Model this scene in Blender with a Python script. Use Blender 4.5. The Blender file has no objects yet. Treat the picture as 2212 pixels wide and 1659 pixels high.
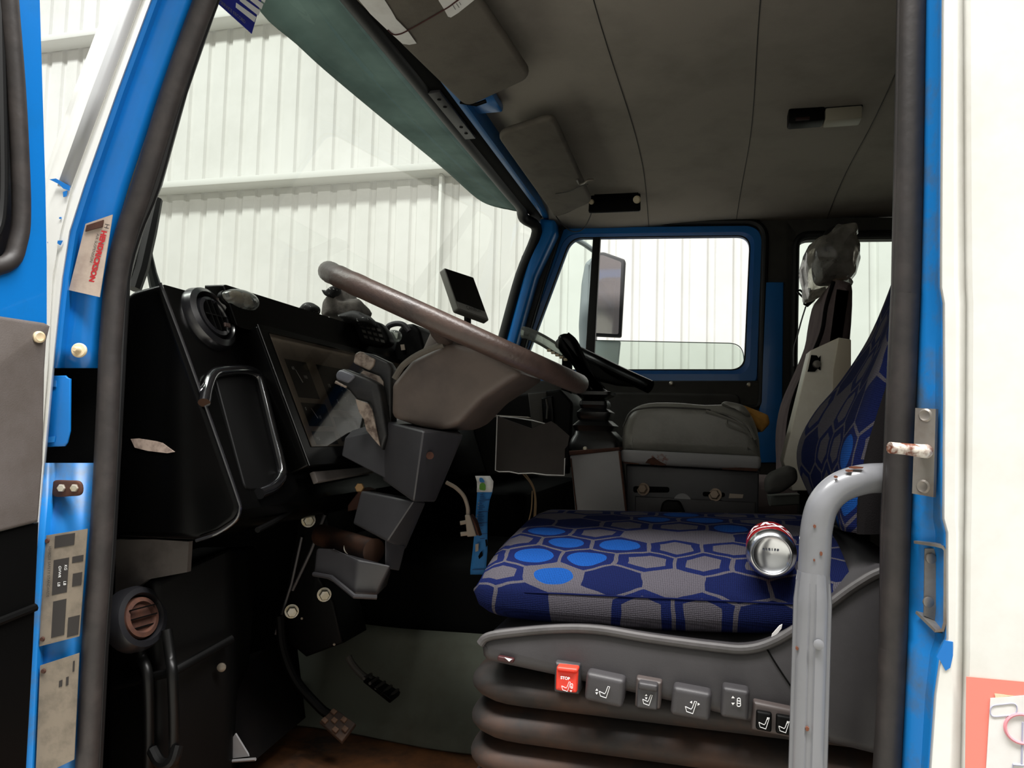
import bpy, bmesh, math, random
from mathutils import Vector, Matrix, noise
random.seed(7)
SC = bpy.context.scene
COL = SC.collection

# ------------------------------------------------------------------ camera
W_IMG, H_IMG, FPX = 2212, 1659, 1600.0
YAW, PIT, ROL = math.radians(14.8), math.radians(3.6), math.radians(1.5)
CAM = Vector((0, 0, 1.75))
_f = Vector((-math.sin(YAW)*math.cos(PIT), math.cos(YAW)*math.cos(PIT), math.sin(PIT)))
_r0 = Vector((math.cos(YAW), math.sin(YAW), 0)); _u0 = _r0.cross(_f)
_r = _r0*math.cos(ROL) + _u0*math.sin(ROL); _u = -_r0*math.sin(ROL) + _u0*math.cos(ROL)
cam_data = bpy.data.cameras.new('camera'); cam = bpy.data.objects.new('camera', cam_data); COL.objects.link(cam)
cam.matrix_world = Matrix(((_r.x, _u.x, -_f.x, CAM.x), (_r.y, _u.y, -_f.y, CAM.y), (_r.z, _u.z, -_f.z, CAM.z), (0, 0, 0, 1)))
cam_data.sensor_fit = 'HORIZONTAL'; cam_data.sensor_width = 36.0; cam_data.lens = 36.0*FPX/W_IMG
cam_data.clip_start = 0.02; cam_data.clip_end = 200
SC.camera = cam

# ------------------------------------------------------------------ light
world = bpy.data.worlds.new('hall_light'); SC.world = world; world.use_nodes = True
world.node_tree.nodes['Background'].inputs[0].default_value = (0.96, 0.98, 1.0, 1)
world.node_tree.nodes['Background'].inputs[1].default_value = 0.74

def area(name, loc, sx, sy, power, color=(1, 1, 1), aim=(0, 0, -1)):
    d = bpy.data.lights.new(name, 'AREA'); d.shape = 'RECTANGLE'; d.size = sx; d.size_y = sy
    d.energy = power; d.color = color
    o = bpy.data.objects.new(name, d); o.location = loc
    o.rotation_euler = Vector(aim).to_track_quat('-Z', 'Y').to_euler(); COL.objects.link(o)
    return o
area('hall_lamp', (-6.0, 1.5, 10.5), 16, 1.2, 1300, (0.97, 1.0, 0.96), (0, 0.25, -1))
area('hall_lamp', (1.5, -0.4, 7.0), 9, 0.8, 1350, (1.0, 0.98, 0.95), (0, 0.0, -1))

SC.view_settings.view_transform = 'Standard'; SC.view_settings.look = 'None'
SC.view_settings.exposure = 0.0; SC.view_settings.gamma = 1.0; SC.view_settings.use_curve_mapping = False

# ------------------------------------------------------------------ pixel rays (photo frame) -> places in the cab
def _ray(u, v): return _f + _r*((u-1106)/FPX) - _u*((v-829.5)/FPX)
def P(u, v, Y): d = _ray(u, v); return CAM + d*(Y/d.y)
def PX(u, v, X): d = _ray(u, v); return CAM + d*(X/d.x)
def PZ(u, v, Z): d = _ray(u, v); return CAM + d*((Z-CAM.z)/d.z)
def PP(u, v, o, n): d = _ray(u, v); return CAM + d*((Vector(o)-CAM).dot(n)/d.dot(n))
def PL(pts, Y): return [P(u, v, Y) for u, v in pts]

# ------------------------------------------------------------------ materials
def lin(h):
    h = h.lstrip('#'); c = [int(h[i:i+2], 16)/255 for i in (0, 2, 4)]
    return tuple(x/12.92 if x <= .04045 else ((x+.055)/1.055)**2.4 for x in c) + (1,)
MATS = {}
def mat(name, hexc, rough=.6, metal=0., hex2=None, scale=6., lo=.45, hi=.7, bump=0., bscale=200., spec=.5, detail=6, coat=0.):
    """base colour with an optional second colour mixed in by noise (dirt, wear), optional fine bump"""
    if name in MATS: return MATS[name]
    m = bpy.data.materials.new(name); m.use_nodes = True; nt = m.node_tree; b = nt.nodes['Principled BSDF']
    b.inputs['Base Color'].default_value = lin(hexc); b.inputs['Roughness'].default_value = rough
    b.inputs['Metallic'].default_value = metal; b.inputs['Specular IOR Level'].default_value = spec
    b.inputs['Coat Weight'].default_value = coat
    tc = nt.nodes.new('ShaderNodeTexCoord')
    if hex2:
        n = nt.nodes.new('ShaderNodeTexNoise'); n.inputs['Scale'].default_value = scale; n.inputs['Detail'].default_value = detail
        n.inputs['Roughness'].default_value = .65
        nt.links.new(tc.outputs['Object'], n.inputs['Vector'])
        r = nt.nodes.new('ShaderNodeValToRGB'); r.color_ramp.elements[0].position = lo; r.color_ramp.elements[1].position = hi
        r.color_ramp.elements[0].color = lin(hexc); r.color_ramp.elements[1].color = lin(hex2)
        nt.links.new(n.outputs['Fac'], r.inputs['Fac']); nt.links.new(r.outputs['Color'], b.inputs['Base Color'])
    if bump:
        n2 = nt.nodes.new('ShaderNodeTexNoise'); n2.inputs['Scale'].default_value = bscale; n2.inputs['Detail'].default_value = 3
        nt.links.new(tc.outputs['Object'], n2.inputs['Vector'])
        bp = nt.nodes.new('ShaderNodeBump'); bp.inputs['Strength'].default_value = bump; bp.inputs['Distance'].default_value = .002
        nt.links.new(n2.outputs['Fac'], bp.inputs['Height']); nt.links.new(bp.outputs['Normal'], b.inputs['Normal'])
    MATS[name] = m; return m

def glassmat(name, tint, gloss=.05, rough=.02, dirt=None, dscale=4., dfac=.5, gfac=1.):
    """thin sheet: straight-through tint + a weak mirror reflection (+ optional milky dirt film)"""
    m = bpy.data.materials.new(name); m.use_nodes = True; nt = m.node_tree; nt.nodes.clear()
    out = nt.nodes.new('ShaderNodeOutputMaterial'); tr = nt.nodes.new('ShaderNodeBsdfTransparent'); tr.inputs[0].default_value = lin(tint)
    gl = nt.nodes.new('ShaderNodeBsdfGlossy'); gl.inputs['Roughness'].default_value = rough
    fr = nt.nodes.new('ShaderNodeFresnel'); fr.inputs['IOR'].default_value = 1.0 + gloss*6
    mx = nt.nodes.new('ShaderNodeMixShader'); sc_ = nt.nodes.new('ShaderNodeMath'); sc_.operation = 'MULTIPLY'; sc_.inputs[1].default_value = gfac
    nt.links.new(fr.outputs[0], sc_.inputs[0]); nt.links.new(sc_.outputs[0], mx.inputs[0])
    nt.links.new(tr.outputs[0], mx.inputs[1]); nt.links.new(gl.outputs[0], mx.inputs[2]); last = mx
    if dirt:
        tc = nt.nodes.new('ShaderNodeTexCoord'); n = nt.nodes.new('ShaderNodeTexNoise'); n.inputs['Scale'].default_value = dscale
        n.inputs['Detail'].default_value = 4
        nt.links.new(tc.outputs['Object'], n.inputs['Vector'])
        mr = nt.nodes.new('ShaderNodeMapRange'); mr.inputs[1].default_value = .35; mr.inputs[2].default_value = .75
        mr.inputs[3].default_value = dfac*.4; mr.inputs[4].default_value = dfac
        nt.links.new(n.outputs['Fac'], mr.inputs[0])
        tl = nt.nodes.new('ShaderNodeBsdfTranslucent'); tl.inputs[0].default_value = lin(dirt)
        df = nt.nodes.new('ShaderNodeBsdfDiffuse'); df.inputs[0].default_value = lin(dirt)
        m0 = nt.nodes.new('ShaderNodeMixShader'); m0.inputs[0].default_value = .5
        nt.links.new(tl.outputs[0], m0.inputs[1]); nt.links.new(df.outputs[0], m0.inputs[2])
        m2 = nt.nodes.new('ShaderNodeMixShader'); nt.links.new(mr.outputs[0], m2.inputs[0])
        nt.links.new(mx.outputs[0], m2.inputs[1]); nt.links.new(m0.outputs[0], m2.inputs[2]); last = m2
    nt.links.new(last.outputs[0], out.inputs[0]); MATS[name] = m; return m

def fabric_mat():
    m = bpy.data.materials.new('seat_moquette'); m.use_nodes = True; nt = m.node_tree; N, L = nt.nodes, nt.links
    b = N['Principled BSDF']; b.inputs['Roughness'].default_value = .95; b.inputs['Specular IOR Level'].default_value = .1
    uv = N.new('ShaderNodeUVMap'); uv.uv_map = 'UVMap'
    wob = N.new('ShaderNodeTexNoise'); wob.inputs['Scale'].default_value = 11.; wob.inputs['Detail'].default_value = 2
    L.new(uv.outputs[0], wob.inputs['Vector'])
    def vm_(op, a_, b_=None, c_=None):
        n = N.new('ShaderNodeVectorMath'); n.operation = op
        for i, q in enumerate((a_, b_, c_)):
            if q is None: continue
            if isinstance(q, tuple): n.inputs[i].default_value = q
            else: L.new(q, n.inputs[i])
        return n.outputs[0]
    def ma_(op, a_, b_=None):
        n = N.new('ShaderNodeMath'); n.operation = op
        for i, q in enumerate((a_, b_)):
            if q is None: continue
            if isinstance(q, (int, float)): n.inputs[i].default_value = q
            else: L.new(q, n.inputs[i])
        return n.outputs[0]
    def dot_(a_, b_):
        n = N.new('ShaderNodeVectorMath'); n.operation = 'DOT_PRODUCT'
        L.new(a_, n.inputs[0])
        if isinstance(b_, tuple): n.inputs[1].default_value = b_
        else: L.new(b_, n.inputs[1])
        return n.outputs['Value']
    def mixc(f, a_, b_):
        n = N.new('ShaderNodeMix'); n.data_type = 'RGBA'; L.new(f, n.inputs[0])
        for i, q in ((6, a_), (7, b_)):
            if isinstance(q, tuple): n.inputs[i].default_value = q
            else: L.new(q, n.inputs[i])
        return n.outputs[2]
    # hexagon lattice: nearest of two interleaved rectangular lattices
    K, HX = 13.0, (.5, .8660254, 50.)
    pw = vm_('MULTIPLY_ADD', wob.outputs['Color'], (.34, .34, 0), vm_('MULTIPLY', uv.outputs[0], (K*.86, K*1.05, 0)))
    ha = vm_('WRAP', pw, HX, (-.5, -.8660254, -50.)); hb = vm_('WRAP', vm_('SUBTRACT', pw, (.5, .8660254, 0)), HX, (-.5, -.8660254, -50.))
    pick = ma_('LESS_THAN', dot_(hb, hb), dot_(ha, ha))
    g_ = N.new('ShaderNodeMix'); g_.data_type = 'VECTOR'; L.new(pick, g_.inputs[0]); L.new(ha, g_.inputs[4]); L.new(hb, g_.inputs[5]); g_ = g_.outputs[1]
    cid = vm_('SNAP', vm_('ADD', vm_('SUBTRACT', pw, g_), (.12, .2, .1)), (.5, .8660254, 1.))
    wn = N.new('ShaderNodeTexWhiteNoise'); wn.noise_dimensions = '2D'; L.new(cid, wn.inputs['Vector'])
    sr = N.new('ShaderNodeSeparateColor'); L.new(wn.outputs['Color'], sr.inputs[0])
    ga = vm_('ABSOLUTE', g_)
    hd = ma_('MAXIMUM', dot_(ga, (1., 0, 0)), dot_(ga, (.5, .8660254, 0)))
    col = lin('#4a474e')
    inhex = ma_('LESS_THAN', hd, .465)
    outl = ma_('MULTIPLY', ma_('MULTIPLY', inhex, ma_('GREATER_THAN', hd, .31)), ma_('LESS_THAN', sr.outputs[1], .72))
    navyf = ma_('MULTIPLY', inhex, ma_('LESS_THAN', sr.outputs[0], .33))
    brf = ma_('MULTIPLY', ma_('LESS_THAN', dot_(g_, g_), .125), ma_('GREATER_THAN', sr.outputs[0], .85))
    c1 = mixc(outl, col, lin('#0e1741')); c2 = mixc(navyf, c1, lin('#0d153b')); c3 = mixc(brf, c2, lin('#103f80'))
    mx = type('o', (), {'outputs': [None, None, c3]})
    # weave: tiny checks
    ck = N.new('ShaderNodeTexVoronoi'); ck.voronoi_dimensions = '2D'; ck.inputs['Scale'].default_value = 380.; ck.inputs['Randomness'].default_value = .15
    L.new(uv.outputs[0], ck.inputs['Vector'])
    mr = N.new('ShaderNodeMapRange'); mr.inputs[1].default_value = .15; mr.inputs[2].default_value = .55; mr.inputs[3].default_value = 1.5; mr.inputs[4].default_value = .62
    L.new(ck.outputs['Distance'], mr.inputs[0])
    vm = N.new('ShaderNodeVectorMath'); vm.operation = 'SCALE'; L.new(mx.outputs[2], vm.inputs[0]); L.new(mr.outputs[0], vm.inputs['Scale'])
    L.new(vm.outputs[0], b.inputs['Base Color'])
    bp = N.new('ShaderNodeBump'); bp.inputs['Strength'].default_value = .5; bp.inputs['Distance'].default_value = .001
    L.new(mr.outputs[0], bp.inputs['Height']); L.new(bp.outputs[0], b.inputs['Normal'])
    MATS['seat_moquette'] = m; return m

M = dict(
    blue=mat('blue_paint', '#0a6fbf', .32, hex2='#0f68ac', scale=9, lo=.5, hi=.8, coat=.2),
    bluew=mat('worn_blue_paint', '#1478c4', .42, hex2='#4f6272', scale=11, lo=.5, hi=.72),
    blued=mat('grubby_blue_paint', '#0d63a6', .38, hex2='#24424f', scale=14, lo=.55, hi=.85),
    white=mat('white_body_paint', '#e6e6e2', .3, hex2='#d8d6cf', scale=5, coat=.4),
    wgrey=mat('grey_stripe_tape', '#a9a9a9', .4),
    hallw=mat('hall_cladding', '#e3e2df', .55, hex2='#d8d7d3', scale=.8),
    beam=mat('hall_beam', '#dcdcd8', .5),
    concrete=mat('concrete', '#a9a69e', .7, hex2='#8f8d86', scale=1.5),
    rubber=mat('rubber', '#2a2625', .55, hex2='#393331', scale=18, bump=.3, bscale=60),
    rubberb=mat('black_rubber', '#0c0c0d', .5),
    blackg=mat('gloss_black_plastic', '#040404', .25, spec=.16),
    black=mat('black_plastic', '#080808', .5, spec=.12),
    blackm=mat('matt_black', '#060606', .85, spec=.1),
    dark=mat('dark_trim', '#3e3c38', .75, hex2='#33312e', scale=10),
    liner=mat('headliner_cloth', '#a09990', .95, hex2='#8f8981', scale=3, bump=.2, bscale=500, spec=.1),
    visor=mat('visor_vinyl', '#68625a', .8, hex2='#58524b', scale=8, bump=.25, bscale=300, spec=.2),
    grey=mat('grey_plastic', '#3b393b', .5, hex2='#323032', scale=8, bump=.1, bscale=700),
    greyd=mat('slate_plastic', '#3c3b3e', .42, hex2='#333235', scale=8),
    greyl=mat('grey_paint', '#8b8a8b', .4, hex2='#7d7b7c', scale=6),
    doorg=mat('grey_door_trim', '#645d5a', .7, hex2='#574f4a', scale=7, bump=.15, bscale=500),
    tube=mat('grey_tube_paint', '#7f8084', .28, hex2='#77787b', scale=8, coat=.4),
    rust=mat('rust', '#3e2217', .85, hex2='#54301e', scale=40),
    rustg=mat('rusty_grey_paint', '#868485', .5, hex2='#6a2f1c', scale=14, lo=.60, hi=.66),
    vinyl=mat('grey_vinyl', '#7d7b74', .36, hex2='#6b6962', scale=9, bump=.25, bscale=150),
    wheel=mat('wheel_leather', '#463832', .38, hex2='#332a27', scale=14, bump=.3, bscale=160),
    cowl=mat('brown_grey_plastic', '#5f534c', .5, hex2='#4a413d', scale=7),
    cream=mat('cream_plastic', '#e2d3b4', .5, hex2='#cbb289', scale=30),
    beige=mat('beige_plastic', '#a89a8b', .5),
    steel=mat('bare_steel', '#8f8a83', .45, .55, hex2='#75665b', scale=12),
    zinc=mat('zinc_bolt', '#cfcabd', .4, .6, hex2='#b7a77f', scale=60),
    alu=mat('aluminium', '#d5d7da', .22, 1.0),
    red=mat('can_red', '#b3101a', .28, .2, coat=.5),
    redb=mat('red_button', '#f0402e', .4),
    paper=mat('paper', '#e4e2e0', .8, hex2='#d5d2cf', scale=12),
    sticker=mat('aged_sticker', '#b9a899', .45, hex2='#a08d80', scale=20),
    redink=mat('red_ink', '#b2262b', .5),
    ink=mat('black_ink', '#2a2624', .6),
    whiteink=mat('white_ink', '#f2f2f2', .5),
    plate=mat('data_plate', '#857a6c', .45, .2, hex2='#675f54', scale=25),
    bluel=mat('royal_blue_card', '#10209a', .45),
    pink=mat('overexposed_poster_red', '#f08678', .6),  # red paled to pink: overexposure put into the colour
    posterl=mat('poster_grey_ink', '#a9a9c0', .6),
    posterr=mat('poster_ring_ink', '#e2909a', .6),
    green=mat('leaflet_green', '#5d9a35', .7),
    leafb=mat('leaflet_blue', '#2f7cc0', .7, hex2='#2b6fae', scale=20),
    leafd=mat('leaflet_navy', '#1c4276', .7),
    foam=mat('yellow_foam', '#b0803a', .95, hex2='#8f6427', scale=30),
    floor=mat('rusty_floor', '#7a4d2a', .85, hex2='#32241a', scale=9, lo=.40, hi=.66, bump=.4, bscale=40, detail=10),
    mat_=mat('grey_green_mat', '#5b5f55', .8, hex2='#4b4a3f', scale=4),
    seatblk=mat('black_seat_cloth', '#161415', .95, spec=.1, bump=.3, bscale=600),
    seatbrn=mat('charcoal_seat_cloth', '#7a6c6c', .95, hex2='#685b5c', scale=10, spec=.1, bump=.3, bscale=600),
    rag=mat('grubby_cloth', '#6a6560', .95, hex2='#3b3836', scale=25, bump=.5, bscale=200),
    ragblk=mat('speckled_black_cloth', '#121212', .7, hex2='#c8c8c8', scale=130, lo=.66, hi=.70, detail=2),
    bellows=mat('dusty_bellows', '#1e1917', .7, hex2='#452c1d', scale=7, lo=.45, hi=.72),
    mirror=mat('mirror_glass', '#e6e0e2', .03, 1.0),
    shell=mat('grey_mirror_shell', '#83888c', .5),
    creambox=mat('cream_metal', '#f0eadb', .45, hex2='#e2dac8', scale=8),
    amber=mat('amber_lens', '#8a3f12', .3),
    worn=mat('worn_grip', '#9b8c80', .5, hex2='#5d4d44', scale=45, lo=.45, hi=.62),
    lens=mat('milky_lens', '#a8a290', .5),
    needle=mat('gauge_white', '#f2f2f2', .6),
    gaugef=mat('gauge_face', '#0d0d0e', .5),
    gaugeb=mat('gauge_surround', '#8a7d70', .6, hex2='#75695e', scale=10),
    dashpanel=mat('scuffed_grey', '#595350', .7, hex2='#3f3a38', scale=12),
)
M['fabric'] = fabric_mat()
M['glass'] = glassmat('windscreen_glass', '#e6e9e4', .03, gfac=.10)
M['glasst'] = glassmat('tinted_side_glass', '#e6efe9', .03)
M['shield'] = glassmat('smoked_visor_acrylic', '#5e6a68', .05, .15, '#8c9a95', 4.5, .72, gfac=.15)
M['glassg'] = glassmat('green_side_glass', '#d2ddd5', .03)
M['cover'] = glassmat('gauge_cover', '#f4f2ee', .06, .03)
M['bag'] = glassmat('clear_polythene', '#e6e2dc', .10, .14, '#f2ece2', 22., .42)
M['clear'] = glassmat('clear_plastic', '#cdd0cc', .12, .06, '#b7bab6', 20., .4)

# ------------------------------------------------------------------ objects
ORG = {}
def thing(name, label, cat, loc, group=None, kind=None):
    o = bpy.data.objects.new(name, None); o.empty_display_size = .05; COL.objects.link(o)
    o.location = loc; ORG[o.name] = Vector(loc)
    o['label'] = label; o['category'] = cat
    if group: o['group'] = group
    if kind: o['kind'] = kind
    return o
def finish(bm, smooth=35):
    bmesh.ops.remove_doubles(bm, verts=bm.verts, dist=1e-6)
    bmesh.ops.recalc_face_normals(bm, faces=bm.faces)
def link(name, bm, m, org, smooth=35):
    me = bpy.data.meshes.new(name)
    if smooth is not None and len(bm.faces):
        finish(bm)
    bmesh.ops.translate(bm, verts=bm.verts, vec=-Vector(org))
    bm.to_mesh(me); bm.free()
    if smooth:
        for p in me.polygons: p.use_smooth = True
        me.set_sharp_from_angle(angle=math.radians(smooth))
    me.materials.append(m)
    o = bpy.data.objects.new(name, me); COL.objects.link(o)
    return o
def part(name, bm, m, parent, label=None, smooth=35, solid=0.):
    o = link(name, bm, m, ORG[parent.name], smooth); o.parent = parent; ORG[o.name] = ORG[parent.name]
    if label: o['label'] = label
    if solid: s = o.modifiers.new('thick', 'SOLIDIFY'); s.thickness = solid; s.offset = 0
    return o
def solo(name, bm, m, label, cat, group=None, smooth=35, solid=0., kind=None):
    lo = Vector((1e9,)*3); hi = -lo
    for v in bm.verts:
        for i in range(3): lo[i] = min(lo[i], v.co[i]); hi[i] = max(hi[i], v.co[i])
    org = Vector(((lo.x+hi.x)/2, (lo.y+hi.y)/2, lo.z))
    o = link(name, bm, m, org, smooth); o.location = org; ORG[o.name] = org
    o['label'] = label; o['category'] = cat
    if group: o['group'] = group
    if kind: o['kind'] = kind
    if solid: s = o.modifiers.new('thick', 'SOLIDIFY'); s.thickness = solid; s.offset = 0
    return o

# ------------------------------------------------------------------ shapes (each adds to a bmesh)
def B(): return bmesh.new()
def V3(p): return Vector(p)
def round_poly(pts, r, seg=5, skip=()):
    pts = [V3(p) for p in pts]; n = len(pts); out = []
    for i, p in enumerate(pts):
        rr = r[i] if isinstance(r, (list, tuple)) else r
        a, b = pts[i-1]-p, pts[(i+1) % n]-p
        if rr <= 0 or i in skip: out.append(p); continue
        d = min(rr, a.length*.48, b.length*.48); a.normalize(); b.normalize()
        s, e = p+a*d, p+b*d
        for k in range(seg+1):
            t = k/seg; out.append((s*(1-t)**2) + p*(2*t*(1-t)) + e*t*t)
    return out
def face(bm, pts):
    try: return bm.faces.new([bm.verts.new(p) for p in pts])
    except ValueError: return None
def loft(bm, rings, cap=True, closed=True):
    vs = [[bm.verts.new(p) for p in r] for r in rings]; n = len(rings[0])
    for a, b in zip(vs[:-1], vs[1:]):
        for i in range(n if closed else n-1):
            j = (i+1) % n
            bm.faces.new((a[i], a[j], b[j], b[i]))
    if cap and closed: bm.faces.new(vs[0]); bm.faces.new(vs[-1][::-1])
    return vs
def shrink(pts, d):
    """offset a roughly planar loop inward by d (towards interior, per-vertex mitre limited)"""
    n = len(pts); c = sum(pts, Vector())/n; nrm = Vector()
    for i in range(n): nrm += (pts[i]-c).cross(pts[(i+1) % n]-c)
    nrm.normalize(); out = []
    for i in range(n):
        a = (pts[i]-pts[i-1]); b = (pts[(i+1) % n]-pts[i])
        if a.length < 1e-9: a = b.copy()
        if b.length < 1e-9: b = a.copy()
        na, nb = nrm.cross(a).normalized(), nrm.cross(b).normalized()
        m = na+nb
        if m.length < 1e-6: m = na
        m.normalize(); k = d/max(.45, m.dot(na)); out.append(pts[i]+m*k)
    return out
def slab(bm, pts, vec, ch=.0, r=0., seg=3, rseg=5):
    """outline pts (3D loop) extruded along vec, corners rounded r, front and back edges rounded ch"""
    pts0 = [V3(p) for p in pts]
    def ol(d):
        q = shrink(pts0, d) if d else pts0
        return round_poly(q, max(r-d, r*.2), rseg) if r else q
    pts = ol(0)
    vec = V3(vec); L = vec.length; dv = vec/L
    if ch > 0:
        ch = min(ch, L*.49); arc = [math.pi/2*k/seg for k in range(seg+1)]
        front = [[p+dv*(ch*(1-math.cos(a))) for p in ol(ch*(1-math.sin(a)))] for a in arc]
        back = [[p+dv*(L-ch*(1-math.cos(a))) for p in ol(ch*(1-math.sin(a)))] for a in reversed(arc)]
        loft(bm, front+back)
    else:
        loft(bm, [pts, [p+vec for p in pts]])
def box(bm, lo, hi, ch=.0, seg=2):
    lo, hi = V3(lo), V3(hi)
    g = bmesh.ops.create_cube(bm, size=1); vs = g['verts']
    bmesh.ops.scale(bm, vec=hi-lo, verts=vs); bmesh.ops.translate(bm, vec=(lo+hi)/2, verts=vs)
    if ch:
        es = list({e for v in vs for e in v.link_edges})
        bmesh.ops.bevel(bm, geom=es, offset=ch, segments=seg, profile=.5, affect='EDGES')
def obox(bm, c, ax, ay, az, hx, hy, hz, ch=0., seg=2):
    """oriented box: centre, axes, half sizes"""
    t = bmesh.new(); box(t, (-hx, -hy, -hz), (hx, hy, hz), ch, seg)
    mtx = Matrix((V3(ax), V3(ay), V3(az))).transposed().to_4x4(); mtx.translation = V3(c)
    me = bpy.data.meshes.new('t'); t.transform(mtx); t.to_mesh(me); t.free(); bm.from_mesh(me); bpy.data.meshes.remove(me)
def frame_of(d):
    d = V3(d).normalized(); a = Vector((0, 0, 1)) if abs(d.z) < .9 else Vector((1, 0, 0))
    x = a.cross(d).normalized(); return x, d.cross(x), d
def smooth_path(pts, n=6, closed=False):
    pts = [V3(p) for p in pts]; out = []; m = len(pts)
    rng = range(m if closed else m-1)
    for i in rng:
        p0 = pts[i-1] if (closed or i > 0) else pts[0]*2-pts[1]
        p1, p2 = pts[i], pts[(i+1) % m]
        p3 = pts[(i+2) % m] if (closed or i+2 < m) else pts[-1]*2-pts[-2]
        for k in range(n):
            t = k/n
            out.append(.5*((2*p1)+(p2-p0)*t+(2*p0-5*p1+4*p2-p3)*t*t+(3*p1-p0-3*p2+p3)*t**3))
    if not closed: out.append(pts[-1])
    return out
def tube(bm, pts, r, n=12, closed=False, cap=True, sq=None):
    pts = [V3(p) for p in pts]; m = len(pts); rings = []
    tan = []
    for i in range(m):
        a = pts[i-1] if (closed or i > 0) else pts[i]; b = pts[(i+1) % m] if (closed or i < m-1) else pts[i]
        tan.append((b-a).normalized())
    x, y, d = frame_of(tan[0])
    for i in range(m):
        t = tan[i]; x = (x-t*x.dot(t)).normalized(); y = t.cross(x)
        rr = r[i] if isinstance(r, (list, tuple)) else r
        rings.append([pts[i]+(x*math.cos(2*math.pi*k/n)+y*math.sin(2*math.pi*k/n)*(sq or 1))*rr for k in range(n)])
    if closed: rings.append(rings[0]); 
    loft(bm, rings, cap=cap and not closed)
def lathe(bm, o, d, prof, n=24, cap=True):
    """profile [(radius, distance along d)] turned about axis d through o"""
    x, y, d = frame_of(d); o = V3(o)
    rings = [[o+d*h+(x*math.cos(2*math.pi*k/n)+y*math.sin(2*math.pi*k/n))*max(r, 1e-5) for k in range(n)] for r, h in prof]
    loft(bm, rings, cap=cap)
def sheet(bm, grid, uv=None):
    vs = [[bm.verts.new(p) for p in r] for r in grid]
    for i in range(len(vs)-1):
        for j in range(len(vs[0])-1): bm.faces.new((vs[i][j], vs[i][j+1], vs[i+1][j+1], vs[i+1][j]))
    return vs
def pad(bm, c4, n, th, pw=.35, nu=14, nv=14, corner=.0, bulge=1.):
    """soft rectangular pad between four corners c4 (a,b,c,d round), thickness th along n, pillowed edges"""
    a, b, c, d = [V3(p) for p in c4]; n = V3(n).normalized()
    def pt(s, t, side):
        # superellipse remap of the square keeps the corners rounded
        if corner:
            x, y = 2*s-1, 2*t-1; k = 1-corner*(x*x*y*y); x *= k; y *= k; s2, t2 = (x+1)/2, (y+1)/2
        else: s2, t2 = s, t
        p = a*(1-s2)*(1-t2)+b*s2*(1-t2)+c*s2*t2+d*(1-s2)*t2
        h = (max(0, 1-abs(2*s-1)**(1/pw*2))*max(0, 1-abs(2*t-1)**(1/pw*2)))**.5
        return p+n*(side*th/2*h*bulge)
    for side in (1, -1):
        sheet(bm, [[pt(i/nu, j/nv, side) for j in range(nv+1)] for i in range(nu+1)])
def text_into(bm, s, size, o, xd, yd, depth=.0006, align='LEFT', bold=0.):
    cu = bpy.data.curves.new('t', 'FONT'); cu.body = s; cu.size = size; cu.align_x = align; cu.extrude = 0; cu.offset = bold
    ob = bpy.data.objects.new('t', cu); COL.objects.link(ob)
    me = bpy.data.meshes.new_from_object(ob.evaluated_get(bpy.context.evaluated_depsgraph_get()))
    xd, yd = V3(xd).normalized(), V3(yd).normalized(); nd = xd.cross(yd)
    mtx = Matrix((xd, yd, nd)).transposed().to_4x4(); mtx.translation = V3(o)+nd*depth
    me.transform(mtx); bm.from_mesh(me)
    bpy.data.objects.remove(ob); bpy.data.curves.remove(cu); bpy.data.meshes.remove(me)
def bolt(bm, o, d, r, h, hexn=6, washer=0.):
    if washer: lathe(bm, o, d, [(washer, 0), (washer, h*.25), (r*.9, h*.25)], 18)
    lathe(bm, V3(o)+V3(d).normalized()*(h*.2 if washer else 0), d, [(r, 0), (r, h*.8), (r*.85, h)], hexn)
def uv_planar(o, fu):
    me = o.data; uvl = me.uv_layers.new(name='UVMap')
    for lp in me.loops:
        uvl.data[lp.index].uv = fu(me.vertices[lp.vertex_index].co)
def ring(bm, outer, inner, vec, ch=.0):
    """plate with one hole: loops of equal point count, extruded along vec"""
    vec = V3(vec); n = len(outer)
    of = [bm.verts.new(p) for p in outer]; inf = [bm.verts.new(p) for p in inner]
    ob = [bm.verts.new(V3(p)+vec) for p in outer]; ib = [bm.verts.new(V3(p)+vec) for p in inner]
    for i in range(n):
        j = (i+1) % n
        bm.faces.new((of[i], of[j], inf[j], inf[i])); bm.faces.new((ob[j], ob[i], ib[i], ib[j]))
        bm.faces.new((of[j], of[i], ob[i], ob[j])); bm.faces.new((inf[i], inf[j], ib[j], ib[i]))

# ================================================================== THE HALL
def structure(name, label, loc=(0, 0, 0)): return thing(name, label, 'building' if 'hall' in label else 'cab body', loc, kind='structure')

bm = B(); box(bm, (-30, -20, -.1), (20, 8.2, 0)); solo('floor', bm, M['concrete'], 'grey concrete floor of the hall under the truck', 'floor', kind='structure')
WALL_Y, PITCH = 8.0, .262
bm = B(); prof = []
x = -18.0
while x < 9:
    for dx, dy in ((0, 0), (.165, 0), (.185, .035), (.243, .035)): prof.append((x+dx, WALL_Y+dy))
    x += PITCH
sheet(bm, [[Vector((px, py, z)) for px, py in prof] for z in (0, 3, 6, 9.5, 12)])
solo('wall_far', bm, M['hallw'], 'pale corrugated metal wall of the hall beyond the truck', 'wall', kind='structure', smooth=20, solid=.004)
for v, zt, nm in ((372, None, 'lower'), (60, None, 'upper')):
    z = P(640, 371, 7.72).z if nm == 'lower' else P(150, 68, 7.72).z
    bm = B(); box(bm, (-18, 7.72, z-.085), (9, 7.99, z), .012)
    o = solo('trim', bm, M['beam'], 'white horizontal wall beam crossing the windscreen view at mid height' if nm == 'lower' else 'white horizontal wall beam high up, left of the white windscreen pillar', 'beam', kind='structure')
    o.name = 'trim_1' if nm == 'lower' else 'trim_2'
zb = P(640, 371, 7.72).z
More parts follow.
